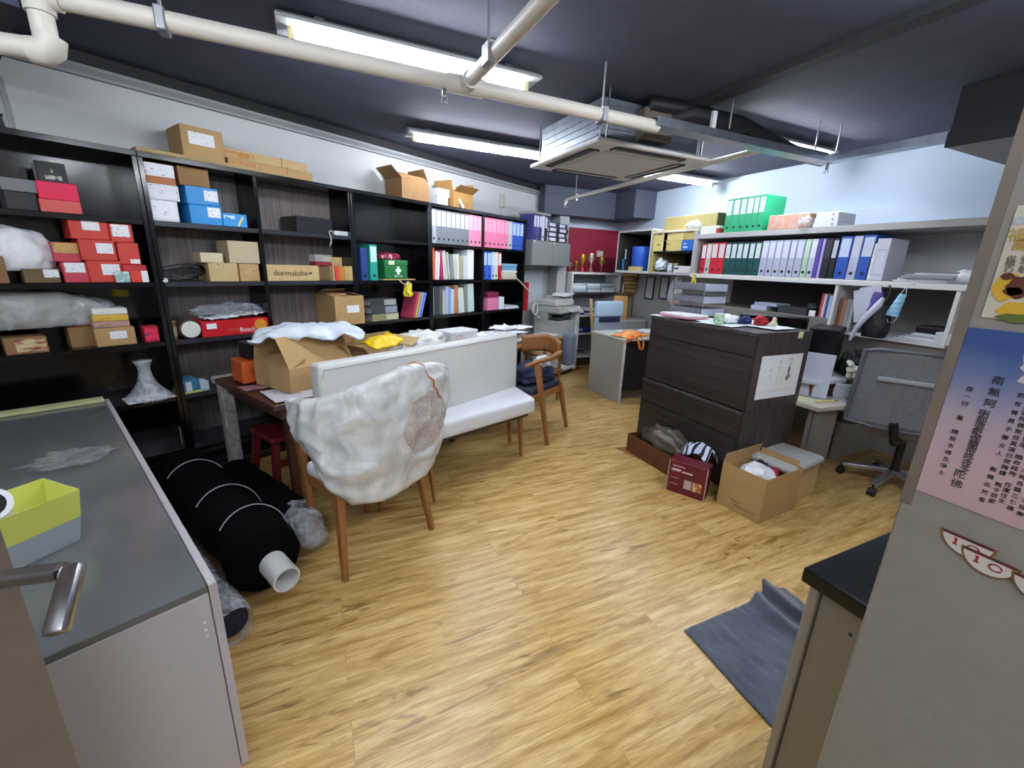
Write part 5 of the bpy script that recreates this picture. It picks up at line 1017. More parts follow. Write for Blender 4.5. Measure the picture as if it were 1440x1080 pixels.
zc_top = 1.93
for a in (0, w2-.02): build('side_panel', MB().box(a, a+.02, .0, d, zl, zc_top), P('a59a5c', .5) if a == 0 else UGREY, t)
build('lower_board', MB().box(0, w2, 0, d, zl-.03, zl, .002), UGREY, t); build('upper_board', MB().box(0, w2, 0, d, zc_top, zc_top+.025, .002), P('cfc9b8', .5), t)
zm = R.pix(945, 353, XS)[1]
build('middle_shelf', MB().box(.02, w2-.02, .03, d-.012, zm-.02, zm), BLACKM, t); build('back_panel', MB().box(.02, w2-.02, d-.012, d, zl, zc_top), BLACKM, t)
t = empty('open_cabinet', R.loc(s_far, XS, 0), R.rot, 'open wall cabinet with a blue bin in the far corner', 'cabinet')
w3 = s_a-s_far-.003; zf = 1.97
for a in (0, w3-.018):
    sp_ = build('side_panel', MB().box(a, a+.018, .002, d, zl, zf), P('2c2a2b', .6), t); build('edge_strip', MB().box(a-.0005, a+.0185, -.002, .002, zl, zf), UWHITE, sp_)
build('lower_board', MB().box(0, w3, 0, d, zl-.03, zl, .002), UWHITE, t); build('upper_board', MB().box(0, w3, 0, d, zf, zf+.02, .002), UWHITE, t); build('back_panel', MB().box(.018, w3-.018, d-.012, d, zl, zf), BLACKM, t)
def rb_(*a, **k): return box_at(R, *a, **k)
nx = XS+.015
# far cabinet
t = empty('plastic_bin', R.loc(sx(889)-.03, XS+.15, zl), R.rot, 'tall blue plastic bin in the far open cabinet', 'bin')
build('body', MB().lathe([(.108, 0), (.116, .01), (.128, .30), (.125, .31), (.116, .31), (.10, .02), (0, .018)], 24), P('2b5cc4', .35), t, smooth=True)
binder(R, sx(871)+.02, nx, zl, .04, .15, .2, '2a6db4', None, 'small blue binder left of the tall blue bin', None)
binder(R, sx(871)+.066, nx+.0, zl, .03, .29, .2, '1c2028', 'd5d6d8', 'thin black binder behind the small blue one', None, ring=None)
rb_(884, 898, 371, zl, nx-.005, .08, P('c9b978', .5), 'small cream tub in front of the blue bin', 'tub', 'small_tub', h=.055)
# boxes on the middle shelf
k = 0
for r_ in range(2):
    for (a, b, c) in (((913, 931, 'd2c47e'), (931, 958, 'c9b878'), (958, 975, 'b9a868')) if r_ else ((913, 931, 'd6c985'), (931, 957, 'c4b172'), (957, 975, '1f5fae'))):
        nm = 'bright blue carton' if c == '1f5fae' else 'yellowish kraft carton'
        pos = ('left', 'middle', 'right')[k % 3]; rw = ('lower', 'upper')[r_]
        x_a, x_b = sx(a, 345), sx(b, 345)
        o = build('small_carton', MB().box(0, x_b-x_a-.003, 0, .25, 0, .118, .003), P(c, .6), loc=R.loc(max(x_a, s_a+.022), nx, zm+.001+r_*.119), rot=R.rot); tag(o, nm+' at the '+pos+' of the '+rw+' row on the middle shelf', 'box', 'cartons on the middle shelf'); k += 1
        if c != '1f5fae': build('print_mark', MB().box(.05, .12, -.001, .0003, .07, .085), P('8a7a48', .6), o)
        else: build('white_print', MB().box(.03, .09, -.001, .0003, .03, .05).box(.03, .07, -.001, .0003, .07, .085), P('b9cbe2', .5), o)
o = build('tissue_flower', MB().blob((0, 0, .07), (.07, .06, .08), .5, 2.4, 4, 91), mat('pale_tissue', 'c4d0d8', .6, bump=.3, bscale=20), loc=R.loc(sx(922), nx+.06, zl), rot=R.rot, smooth='all'); tag(o, 'crumpled pale tissue ball on the lower board of the open cabinet', 'tissue')
for i, (px, c) in enumerate(((935, 'a9aeb2'), (942, '80786e'))):
    o = build('tin_can', MB().lathe([(.036, 0), (.038, .004), (.038, .10), (.036, .105), (.034, .1), (0, .1)], 20), P(c, .35, metal=.4), loc=R.loc(sx(px), nx+.07, zl), smooth=True); tag(o, ('silver' if not i else 'brown')+' tin can beside the tissue ball', 'can', 'tin cans in the open cabinet'); build('label_band', MB().tube([(0, 0, .02), (0, 0, .08)], .0385, 20, False), P(('c9cfd4', '6a6058')[i], .5), o, smooth=True)
o, w_, h_ = rb_(948, 972, 374, zl, nx, .2, P('c9ccce', .5), 'flat white box right of the tin cans', name='small_box', h=.075); build('black_mark', MB().box(.01, .07, -.001, .0003, .035, .055), P('1c1c1e', .5), o)
# on top of these cabinets
x_a = sx(924, 315); x_b = sx(998, 305)
o = build('long_carton', MB().box(0, x_b-x_a, 0, .22, 0, .16, .004), mat('ribbed_kraft', 'a39560', .7, var=.12, scale=14, stretch=(6, 1, 1)), loc=R.loc(x_a, nx+.10, zc_top+.027), rot=R.rot); tag(o, 'long kraft carton on top of the open cabinet', 'box'); build('dark_end', MB().box(x_b-x_a-.001, x_b-x_a+.002, .002, .218, .002, .158), P('5c5438', .7), o)
o = build('white_bag', MB().blob((0, 0, .035), (.10, .05, .055), .3, 2.4, 4, 93), P('cfd4d2', .4), loc=R.loc(sx(971, 317), XS+.05, zc_top+.026), rot=R.rot, smooth='all'); tag(o, 'white plastic bag in front of the long kraft carton', 'bag')
# upper board
zb = zu-.005
o, w_, h_ = rb_(986, 1012, 317, zb, nx, .2, P('d3dad4', .5), 'white pack left of the green binders', 'pack', 'pack', h=.075); build('red_end', MB().box(w_-.035, w_+.001, -.001, .201, -.0, .05), P('a8342c', .5), o)
ed = [1019.8, 1028.5, 1038.7, 1047.5, 1057, 1064.4, 1073.5]
for i in range(6):
    a, b = sx(ed[i], 300), sx(ed[i+1], 300)
    binder(R, a, nx, zb, b-a-.003, .318, .28, '1f9e6c', 'c4d6d6', ORD[i]+' green binder from the left on the upper board', 'green binders on the upper board')
o = build('pink_carton', MB().box(0, sx(1136, 310)-sx(1079, 310), 0, .24, 0, .125, .006), mat('pink_marbled', 'c9a596', .7, col2='b5856f', scale=18), loc=R.loc(sx(1079, 310), nx, zb), rot=R.rot); tag(o, 'pink marbled carton right of the green binders', 'box')
o = build('clear_wrap', MB().blob((0, 0, .04), (.06, .05, .055), .45, 2.6, 3, 95), film_mat('wrap_film', 'dfe4ea', .22, .62, 11, .15), loc=R.loc(sx(1132, 310), XS+.01, zb), smooth='all'); tag(o, 'clear crumpled wrap between pink carton and white cartons', 'wrap')
for i in range(3):
    a, b = sx(1143, 310), sx(1177-1.5*i, 310)
    o = build('flat_carton', MB().box(0, b-a, 0, .24, 0, .036, .003), P('ccd2dc', .5), loc=R.loc(a+.003*i, nx+.004*i, zb+i*.037), rot=R.rot); tag(o, ('bottom', 'middle', 'top')[i]+' of three flat white cartons on the upper board', 'box', 'flat white cartons on the upper board')
    build('end_button', MB().tube([(b-a-.04, .0005, .018), (b-a-.04, -.002, .018)], .007, 10), P('5a606c', .5), o)
# the binder row
c8 = lambda v: 960+v/3.4286
row = [(85, 107, 'b3202c', 'd9d4d6', 'slim red', .31), (108, 131, 'b9b0aa', 'd9d3ce', 'pale pink', .31), (132, 163, 'c01f36', 'd8c9cc', 'red', .318), (164, 196, 'c01f36', 'd8c9cc', 'red', .318)]
row += [(a, b, '0f4a48', 'c5d2d2', 'dark green', .312) for a, b in ((198, 225), (226, 253), (254, 281), (282, 309), (312, 340), (341, 370))]
row += [(a, b, 'a7aec4', 'c9cfe0', 'lavender grey', .318) for a, b in ((372, 404), (405, 437), (438, 470), (471, 505), (508, 538), (539, 575))]
row += [(577, 604, 'a9c9ac', 'c2d6c6', 'pale green', .318), (606, 637, 'aeb6cc', 'd0d6e4', 'pale lavender', .318), (639, 655, '5a3f9c', None, 'purple', .318), (657, 672, '9d96cf', None, 'lilac', .318), (673, 708, '15151b', '2c2c36', 'black', .318), (710, 738, '11131c', 'b9bdc8', 'black', .318), (742, 800, '1f4ea8', 'b9c6da', 'blue', .33), (803, 848, 'aab2c8', 'bcc3d4', 'lavender', .33), (850, 912, '1f4ea8', 'bfc9da', 'blue', .335)]
cnt = {}; seen = {}
for r_ in row: cnt[r_[4]] = cnt.get(r_[4], 0)+1
for a, b, c, lc, wd, h in row:
    seen[wd] = seen.get(wd, 0)+1
    x_a, x_b = sx(c8(a), 360), sx(c8(b), 360)
    lab = wd+' binder in the long row on the grey wall shelf' if cnt[wd] == 1 else ORD[seen[wd]-1]+' '+wd+' binder from the left on the grey wall shelf'
    binder(R, max(x_a, s_b+.025), nx, zl+.001, x_b-x_a-.003, h, .28, c, lc, lab, 'binders on the grey wall shelf', lean=.0)
o, w_, h_ = rb_(c8(918), c8(938), 345, zl+.001, nx, .25, P('d9dce2', .5), 'narrow white file box after the last blue binder', name='file_box', h=.27)
o, w_, h_ = rb_(c8(942), c8(1008), 338, zl+.001, nx, .25, P('c6cbd8', .5), 'white printed archive box at the right end of the binder row', name='archive_box', h=.305); build('printed_outline', MB().box(w_*.15, w_*.85, -.001, .0003, .04, .044).box(w_*.15, w_*.85, -.001, .0003, .22, .224).box(w_*.15, w_*.16, -.001, .0003, .04, .224).box(w_*.84, w_*.85, -.001, .0003, .04, .224), P('7f8698', .6), o)
x = sx(1256, 385)
for i in range(9):
    flat(R, x+.07*(i // 3)*1.6+.02*(i % 3), nx+.01*(i % 2), zl+.001+.013*(i % 3), .31, .22, .012, ('b9bdc6', 'd6d9df', '8a8d96', 'e2e4e8')[i % 4], ORD[i]+' paper pad from the left on the grey wall shelf', 'papers', name='paper_pad', rz=random.uniform(-.12, .12), group='paper pads at the right of the binder row')
for i in range(3):
    flat(R, x+.06+.05*i, nx+.02, zl+.041+.012*i, .30, .21, .011, ('9a9da6', 'c3c6cf', '77757c')[i], ('lower', 'middle', 'upper')[i]+' magazine heaped on the left paper pads', 'magazine', rz=.1*i-.1, group='magazines on the paper pads')
o = build('crumpled_paper', MB().blob((0, 0, .035), (.08, .06, .055), .5, 2.4, 3, 97), PAPER, loc=R.loc(sx(1350, 385), nx+.08, zl+.001), smooth='all'); tag(o, 'crumpled white paper at the right end of the grey wall shelf', 'paper')
# ------------------------------------------------------------------ lower hutch and desk along the right wall
zh = 1.155
s1_ = sx(1168, 430); s0h = sx(985, 430)
t = empty('desk_hutch', R.loc(s0h, XS, 0), R.rot, 'dark backed shelf under the binder row holding books', 'shelf')
wA = s1_-s0h
build('back_panel', MB().box(-.10, wA, d-.014, d, zh, zl-.032), DBACK, t); build('shelf', MB().box(-.10, wA, .02, d, zh-.025, zh, .002), mat('taupe_laminate', '77706a', .5), t); build('front_panel', MB().box(-.10, wA, .02, .04, zh-.20, zh-.026, .002), mat('taupe_laminate', '77706a', .5), t)
t = empty('desk_hutch', R.loc(s1_+.003, XS, 0), R.rot, 'pale open compartment with papers behind the office chair', 'shelf')
wB = sx(1342, 440)-s1_; zb2 = 1.065
build('side_panel', MB().box(0, .025, 0, d, zb2-.02, zl-.046, .002), UWHITE, t); build('side_panel', MB().box(wB-.025, wB, 0, d, zb2-.02, zl-.046, .002), UWHITE, t); build('shelf', MB().box(.025, wB-.025, 0, d, zb2-.02, zb2, .002), UWHITE, t); build('back_panel', MB().box(.025, wB-.025, d-.014, d, zb2, zl-.032), P('8b8886', .6), t); build('front_panel', MB().box(0, wB, .03, .05, zb2-.24, zb2-.022, .002), mat('taupe_laminate', '77706a', .5), t)
for i, (a, b, hh, c) in enumerate(((1056, 1078, .045, 'b5bccb'), (1060, 1092, .03, '9aa6b8'))):
    rb_(a, b, 430, zh+.001+.046*i, XS+.03, .2, P(c, .5), ('lower', 'upper')[i]+' pale box on the dark backed shelf', name='small_box', h=hh)
o = rb_(1094, 1136, 430, zh+.001, XS+.04, .2, P('34363d', .5), 'dark grey box on the dark backed shelf', name='storage_box', h=.06)[0]
o = build('tape_dispenser', MB().profile([(-.05, 0), (.05, 0), (.05, .02), (.02, .045), (-.05, .02)], -.025, .025, .004), P('4a4c54', .4), loc=R.loc(sx(1128, 430), XS+.14, zh+.062), rot=R.rot+.8); tag(o, 'grey tape dispenser on the dark grey box', 'dispenser')
rb_(1138, 1147, 436, zh+.001, XS+.03, .012, WHITE, 'small white card beside the upright books', 'card', 'card', h=.05)
x_a = sx(1150, 430)
for i, (c, l) in enumerate((('b03a4a', 'red book'), ('c9c2c4', 'white book'), ('3f4a78', 'navy book'), ('a9bede', 'pale blue book'), ('7fa0d4', 'light blue book'), ('2f4a92', 'dark blue book'))):
    book(R, x_a+i*.021, XS+.03, zh+.001, .02, .20-.004*i, .16, c, l+' standing at the white divider of the shelf', 'books on the dark backed shelf')
for i, (c, l) in enumerate((('7c5a4a', 'brown'), ('9a6a50', 'reddish brown'), ('8f8e90', 'grey'), ('a9b4b6', 'pale grey'))):
    book(R, s1_+.032+i*.03, XS+.05, zb2+.001, .028, .26, .2, c, l+' folder standing behind the hanging white sheet', 'folders in the pale compartment', name='folder', cat='folder')
# monitor seen from the side of the drawer cabinets
ZD = .745
def dz(px, py, z=ZD): p = at_z(px, py, z); return p
t = empty('desk', (3.30, 1.78, 0), 0, 'white desk along the right wall behind the drawer cabinets', 'desk')
build('desktop', MB().prism([(.10, .02), (.36, .0), (.40, .02), (.42, .06), (.42, .04), (1.18, .04), (1.18, 1.60), (0, 1.60), (0, .12), (.03, .05)], ZD-.03, ZD, .004), P('c5c9d0', .4), t)
build('side_panel', MB().box(.02, 1.15, 1.55, 1.585, 0, ZD-.03), UGREY, t); build('side_panel', MB().box(.62, 1.15, .08, .11, 0, ZD-.03), UGREY, t)
build('drawer_box', MB().box(.06, .46, .06, .40, ZD-.128, ZD-.032, .003), mat('brown_drawer', '6b4528', .5, var=.15, scale=8), t)
t = empty('side_table', (3.13, 1.56, 0), 0, 'low pale side table with a pencil beside the drawer cabinets', 'table')
build('tabletop', MB().prism([(0, .08), (.30, .05), (.46, .19), (.2, .38), (0, .38)], .585, .615, .003), P('b3aca2', .5), t)
build('front_panel', MB().box(.03, .28, .10, .12, .1, .585), P('77706a', .5), t)
for x, y in ((.03, .13), (.36, .17), (.03, .32)): build('leg', MB().box(x, x+.03, y, y+.03, 0, .585), P('77706a', .5), t)
o = build('pencil', MB().tube([(0, 0, 0), (.17, -.03, 0)], .005, 6), P('d3c24a', .4), loc=(3.24, 1.73, .622)); tag(o, 'yellow pencil on the low side table', 'pencil'); build('red_tip', MB().tube([(.17, -.03, 0), (.195, -.034, 0)], .0055, 6), P('b03a2a', .4), o)
sheet('paper_sheet', (3.16, 1.72, .6155), .1, .16, .2, 'sheet under the yellow pencil on the low side table', m=P('b9c49a', .6), amp=.002, seed=70)
o = build('paper_board', MB().box(0, .19, 0, .012, 0, .33, .002), P('c3c9dc', .5), loc=(3.33, 1.93, .616), rot=(-.06, 0, -1.2)); tag(o, 'upright pale board leaning between desk and drawer cabinets', 'board')
t = empty('monitor', (3.62, 2.42, ZD), -.9, 'black computer monitor behind the drawer cabinets', 'monitor')
build('stand', MB().box(-.11, .11, -.08, .08, 0, .012, .003).box(-.025, .025, .02, .04, .01, .2), BLACKM, t); sc_ = build('housing', MB().box(-.26, .26, -.0, .035, .09, .41, .008), P('16171b', .4), t); build('screen', MB().box(-.245, .245, -.0015, .0005, .105, .395), P('05060a', .15), sc_)
t = empty('desktop_computer', (3.80, 2.06, ZD), -1.2, 'black desktop computer with cables on the desk', 'computer')
build('case', MB().box(-.10, .10, -.2, .2, .006, .36, .006), BLACKM, t); build('front_panel', MB().box(-.095, .095, -.212, -.199, .012, .35, .004), P('0b0c10', .25), t); build('cables', MB().tube([(-.1, -.15, .02), (-.2, -.2, .06), (-.28, -.12, .01), (-.2, -.05, .03), (-.12, -.18, .08), (-.22, -.28, .01)], .006, 6), BLACKM, t, smooth=True)
for i in range(3):
    sheet('paper_sheet', (3.42+.09*i, 1.93+.05*i, ZD+.002+.003*i), .3*i-.2, .24, .17, ORD[i]+' sheet from the left under the cables on the desk', m=P('d3d9e4', .6), amp=.004, seed=80+i, group='sheets on the desk')
o = build('tissue', MB().blob((0, 0, .03), (.05, .035, .055), .5, 2.4, 3, 99), P('d3daea', .6), loc=(3.60, 2.0, ZD+.008), smooth='all'); tag(o, 'white tissue standing up among the cables', 'tissue')
o = build('black_pouch', MB().blob((0, 0, .09), (.09, .08, .12), .3, 2.2, 4, 101), P('121217', .6), loc=(3.80, 1.84, ZD+.001), smooth='all'); tag(o, 'black pouch at the desk corner', 'pouch')
for i in range(7):
    o = build('white_block', MB().box(-.028, .028, -.014, .014, -.022, .022, .008, 2), P('cfcfbe', .5), loc=(3.705+.012*(i % 3)-.01*(i // 3), 1.79-.005*(i % 2)-.02*(i % 3), ZD+.026+.045*(i // 3)+.003*(i % 3)), rot=(.2*i, .1*i, i*.7)); tag(o, ORD[i]+' of the small white blocks piled at the desk corner', 'block', 'white blocks at the desk corner')
t = empty('waste_bin', (3.68, 1.72, .42), 0, 'grey bin hanging below the desk corner', 'bin'); build('body', MB().lathe([(.07, 0), (.095, .2), (.10, .205), (.092, .2), (.066, .01), (0, .01)], 20), P('3d4145', .5), t, smooth=True); build('rim', MB().tube([(.098*math.cos(a*.2618), .098*math.sin(a*.2618), .205) for a in range(25)], .006, 6), P('8e979c', .4), t, smooth=True); build('hook', MB().box(-.01, .01, .09, .10, .15, .29), P('3d4145', .5), t)
o = build('hanging_papers', MB().grid(8, 10, lambda a, b: (-.06+.12*a, .02*math.sin(a*5)+.012*math.sin(b*6), -.21*b)).solid(.004), P('c6cad4', .6), loc=(3.56, 1.742, ZD-.02), rot=-.35, smooth='all'); tag(o, 'white papers hanging below the desk corner', 'papers')
# things hanging under the shelf
t = build('hanging_sheet', MB().box(-.09, .09, 0, .006, -.26, 0, .001), P('bcc3d2', .5), loc=R.loc(sx(1216, 425, XS-.03), XS-.05, zl-.05), rot=(0, -.22, R.rot)); tag(t, 'white sheet hanging on a black clip below the shelf', 'sheet'); build('clip', MB().box(-.10, -.05, -.006, .010, -.012, .018, .003), BLACKM, t)
t = empty('backpack', R.loc(sx(1240, 440, XS-.04)-.01, XS-.11, 1.06), R.rot, 'black backpack with a white strap hanging below the shelf', 'backpack')
build('body', MB().blob((.02, 0, .10), (.085, .07, .16), .12, 1.8, 4, 103), mat('black_nylon', '0d0e13', .55, bump=.3, bscale=20), t, smooth='all'); build('strap', MB().tube([(-.10, -.04, -.03), (-.06, -.07, .07), (-.01, -.08, .16), (.04, -.07, .25), (.05, -.05, .30)], [.010, .016, .02, .024, .012], 8), P('c3c8d8', .6), t, smooth=True); build('hanging_loop', MB().tube([(.05, 0, .27), (.05, .02, .36), (.03, .03, .39)], .006, 6), BLACKM, t)
t = build('purple_bag', MB().blob((0, 0, .1), (.045, .03, .13), .3, 2.2, 3, 105), P('4c3a86', .5), loc=R.loc(sx(1233, 425, XS-.03), XS-.035, 1.2), rot=R.rot, smooth='all'); tag(t, 'purple cloth bag behind the hanging white sheet', 'bag')
t = empty('face_mask', R.loc(sx(1262, 420, XS-.06)+.065, XS-.13, 1.455), (0, .12, R.rot), 'pale blue face mask hanging by its loop below the shelf', 'mask')
build('mask_cloth', MB().grid(8, 14, lambda a, b: (-.02-.035*b+.08*a*(.5+.5*b), -.012*math.sin(PI*a)+.004*math.sin(b*30), -.06-.16*b)).solid(.002), P('86b9d4', .7), t, smooth='all'); build('hook_loop', MB().tube([(0, 0, 0), (0, .06, .012), (0, .125, .0)], .002, 6), P('d6dde2', .6), t); build('ear_loop', MB().tube([(.0, 0, 0), (-.015, 0, -.06)], .002, 6).tube([(.0, 0, 0), (.015, 0, -.06)], .002, 6).tube([(-.05, 0, -.215), (-.02, 0, -.27), (.01, 0, -.26), (.025, 0, -.215)], .002, 6), P('d6dde2', .6), t)
for i in range(4):
    flat(R, sx(1254, 470)+.03*i, XS+.03+.008*i, zb2+.001+.014*i, .34-.03*i, .22, .013, ('c9ccd4', 'e0e3ea', 'a9adb6', 'd3d7e0')[i], ORD[i]+' from the bottom of the papers in the pale compartment', 'papers', name='paper_stack', rz=.04*i-.05, group='papers in the pale compartment')
o = build('black_tray', MB().box(0, .36, 0, .2, 0, .05, .012, 2), P('16161a', .4), loc=R.loc(sx(1275, 462), XS+.12, zb2+.058), rot=R.rot); tag(o, 'black tray on the papers in the pale compartment', 'tray')
o = build('white_cube_box', MB().box(0, .13, 0, .12, 0, .085, .004), P('c9ccd0', .5), loc=R.loc(sx(1311, 480), XS+.01, zb2+.001), rot=R.rot); tag(o, 'small white box at the right end of the pale compartment', 'box'); o.name = 'small_box'
o = build('clear_bag', MB().blob((0, 0, .14), (.11, .07, .18), .3, 2.2, 4, 107), film_mat('grey_clear_film', 'b9bcc0', .1, .45, 9, .2), loc=R.loc(sx(1325, 440), XS+.33, zb2+.002), smooth='all'); tag(o, 'clear plastic bag against the right end of the compartment', 'bag')
# office chair
t = empty('office_chair', (3.80, 1.40, 0), math.radians(-62), 'grey mesh office chair with its back to the room', 'office chair')
MESHG = film_mat('grey_chair_mesh', '7a7e88', .55, .8, 60, .5, .2)
build('backrest', MB().grid(24, 18, lambda a, b: (-.37+.5*a-.02*(2*a-1)*b, -.25-.05*math.cos((2*a-1)*1.3)-.08*b**1.5, .52+.53*b-.02*(2*a-1)**4)).solid(.012), MESHG, t, smooth='all')
build('back_frame', MB().tube([(-.37, -.262, .52), (-.355, -.345, 1.035), (-.27, -.37, 1.05), (.03, -.37, 1.05), (.115, -.345, 1.035), (.13, -.262, .52), (-.02, -.285, .51), (-.22, -.285, .51), (-.37, -.262, .52)], .013, 10), P('55585f', .4), t, smooth=True)
build('lumbar_bar', MB().box(-.26, .02, -.352, -.332, .84, .87, .006, 2), P('8c9098', .4), t)
build('seat', MB().box(-.25, .25, -.24, .25, .43, .50, .035, 3), mat('grey_seat_cloth', '6a6260', .85, bump=.3, bscale=90), t, smooth=True)
build('back_bracket', MB().tube([(0, -.1, .42), (-.08, -.28, .42), (-.11, -.31, .56)], .025, 10), BLACKM, t, smooth=True)
for s_ in (-1, 1): build('armrest', MB().tube([(s_*.2, .0, .42), (s_*.30, .0, .45), (s_*.31, -.02, .66)], .014, 8).box(s_*.31-.035, s_*.31+.035, -.13, .12, .66, .685, .010, 2), P('3c3e44', .5), t, smooth=True)
build('gas_lift', MB().tube([(0, 0, .1), (0, 0, .43)], .025, 14), BLACKM, t, smooth=True)
b = MB()
for k_ in range(5):
    a = math.radians(-62+62)+k_*2*PI/5+math.radians(247); b.bar((.03*math.cos(a), .03*math.sin(a), .125), (.30*math.cos(a), .30*math.sin(a), .085), .05, .035, .035, .025)
build('star_base', b, P('aeb2ba', .25, metal=.8), t)
for k_ in range(5):
    a = k_*2*PI/5+math.radians(247); x, y = .30*math.cos(a), .30*math.sin(a)
    build('caster', MB().tube([(x-.022*math.sin(a), y+.022*math.cos(a), .03), (x+.022*math.sin(a), y-.022*math.cos(a), .03)], .029, 16).tube([(x, y, .045), (x, y, .09)], .008, 8), BLACKM, t, smooth=True)
for i in range(3):
    flat(R, sx(1205, 490, 3.95)+.02*i, 3.95+.0, ZD+.002+.03*i, .62-.05*i, .24, .028, ('b4c4d6', '8fa2bc', 'c3cfdc')[i], ('bottom', 'middle', 'top')[i]+' of the blue-white folders on the desk behind the chair', 'folder', 'folder', rz=-.03*i, group='folders on the desk behind the chair')
# ------------------------------------------------------------------ far end: desk with end panel, chair, certificates
t = empty('desk', (3.10, 3.72, 0), 0, 'grey office desk with end panel and an orange bag on it', 'desk')
build('end_panel', MB().box(0, .035, 0, .61, 0, .722, .002), mat('desk_panel_grey', '9b9d94', .5), t); build('panel_edging', MB().box(-.0, .036, -.003, 0, 0, .722), P('d0d2d6', .4), t); build('desktop', MB().box(-.01, .95, -.012, .63, .722, .748, .003), P('b9bab4', .45), t); build('modesty_panel', MB().box(.04, .90, .05, .07, .12, .72), P('1a1b20', .5), t); build('far_panel', MB().box(.90, .935, 0, .61, 0, .722, .002), P('9b9d94', .5), t)
t = empty('orange_bag', (3.20, 3.80, .749), .2, 'orange carrier bag lying over the desk edge', 'bag'); ORG = mat('orange_poly', 'e07a2c', .35, var=.1, scale=12, bump=.3, bscale=14)
build('bag_body', MB().grid(20, 14, lambda a, b: (-.08+.42*a, -.06+.24*b, .006+.06*math.sin(PI*min(1, a*1.0))*math.sin(PI*b)+.015*noise.noise(Vector((a*5, b*5, 2))))).solid(-.005), mat('pale_orange_print', 'e2a860', .4, col2='dd7a35', scale=9), t, smooth='all')
build('handle', MB().tube([(.02, -.05, .03), (.05, -.10, .01), (.08, -.115, -.06), (.10, -.12, -.12), (.14, -.12, -.13), (.165, -.115, -.08), (.16, -.09, .01), (.18, -.05, .03)], .014, 8), ORG, t, smooth=True); build('hanging_corner', MB().grid(10, 8, lambda a, b: (-.10+.16*a, -.085-.01*math.sin(b*4), .02-.07*b*(1-a*.6))).solid(.004), ORG, t, smooth='all')
for i in range(3): flat(F, 3.35+.16*i, 4.05-.05*i, .7495+.003*i, .25, .2, .012, ('c9d2da', '4f74b4', 'e0e3e4')[i], ('white', 'blue', 'cream')[i]+' document on the desk behind the orange bag', 'papers', name='document', rz=.2*i, group='documents on the desk with the orange bag')
t = empty('office_chair', (3.62, 4.72, 0), .0, 'chair with pale blue cover and navy band behind the grey desk', 'office chair')
build('backrest', MB().profile([(-.02, .50), (.05, .50), (.02, 1.06), (-.02, 1.06)], -.22, .22, .02, 3), P('8e9aa4', .6), t, smooth=True); build('blue_cover', MB().box(-.226, .226, -.035, .045, .86, 1.075, .03, 4), mat('pale_blue_cloth', 'a3b9cc', .8, bump=.3, bscale=30), t, smooth=True); build('navy_band', MB().box(-.17, .17, -.040, -.03, .80, .87, .004), P('1c2446', .6), t)
build('seat', MB().box(-.23, .23, -.48, -.04, .42, .50, .03, 3), P('2a2c32', .7), t, smooth=True)
for x in (-.2, .2):
    for y in (-.44, -.02): build('leg', MB().bar((x, y, 0), (x, y, .42), .03, .03), P('3a3c40', .4, metal=.5), t)
for i, (a, b) in enumerate(((905.5, 921), (925.5, 941))):
    xa_, z0 = R.pix(a, 420, X_WALL-.035); xb_, z1q = R.pix(b, 389, X_WALL-.035)
    t = empty('certificate_frame', R.loc(xa_, X_WALL-.035, z0), R.rot, ('left' if not i else 'right')+' dark framed certificate on the grey wall below the cabinets', 'frame', 'framed certificates on the wall'); w_, h_ = xb_-xa_, z1q-z0
    build('frame', MB().box(0, w_, 0, .018, 0, .015).box(0, w_, 0, .018, h_-.015, h_).box(0, .015, 0, .018, .015, h_-.015).box(w_-.015, w_, 0, .018, .015, h_-.015), P('2c2c34', .4), t); build('certificate', MB().box(.014, w_-.014, .008, .012, .014, h_-.014), print_mat('certificate_print', 'c3c3c8', '8f8f98', 30, 60, .44), t)
t = build('clear_bag', MB().blob((0, 0, 0), (.10, .05, .19), .3, 2.4, 4, 111), film_mat('pale_hanging_film', 'c3ced2', .35, .7, 9, .25), loc=R.loc(sx(940, 415), XS+.10, 1.22), rot=R.rot, smooth='all'); tag(t, 'clear bag hanging below the cabinets beside the certificates', 'bag'); build('red_contents', MB().blob((0, -.01, -.08), (.06, .04, .06), .4, 2.4, 3, 113), P('b3664a', .6), t, smooth='all'); build('hook', MB().tube([(0, 0, .15), (0, 0, .226)], .004, 6), STEEL, t)
# ------------------------------------------------------------------ niche shelves with trophies
YN = 5.40
def fx(px, py): return F.pix(px, py, YN)
xl, xr = 3.44, 4.32
zz = [fx(830, y)[1] for y in (383, 411, 443, 468, 500)]
t = empty('shelf_unit', (xl, YN, 0), 0, 'white open shelf unit in the niche with trophies on top', 'shelf')
w_ = xr-xl; dd = Y_FAR-.035-YN
for a in (0, w_-.02): build('side_panel', MB().box(a, a+.02, 0, dd, 0, zz[0]-.03), UWHITE, t)
build('top_panel', MB().box(-.02, w_+.02, -.01, dd, zz[0]-.03, zz[0], .002), UWHITE, t); build('back_panel', MB().box(.02, w_-.02, dd-.012, dd, .0, zz[0]-.03), P('8f9196', .6), t)
for i, z in enumerate(zz[1:]): build('shelf', MB().box(.02, w_-.02, .0, dd-.012, max(.02, z)-.022, max(.022, z)), P('3f3c3c', .5) if i == 0 else UWHITE, t)
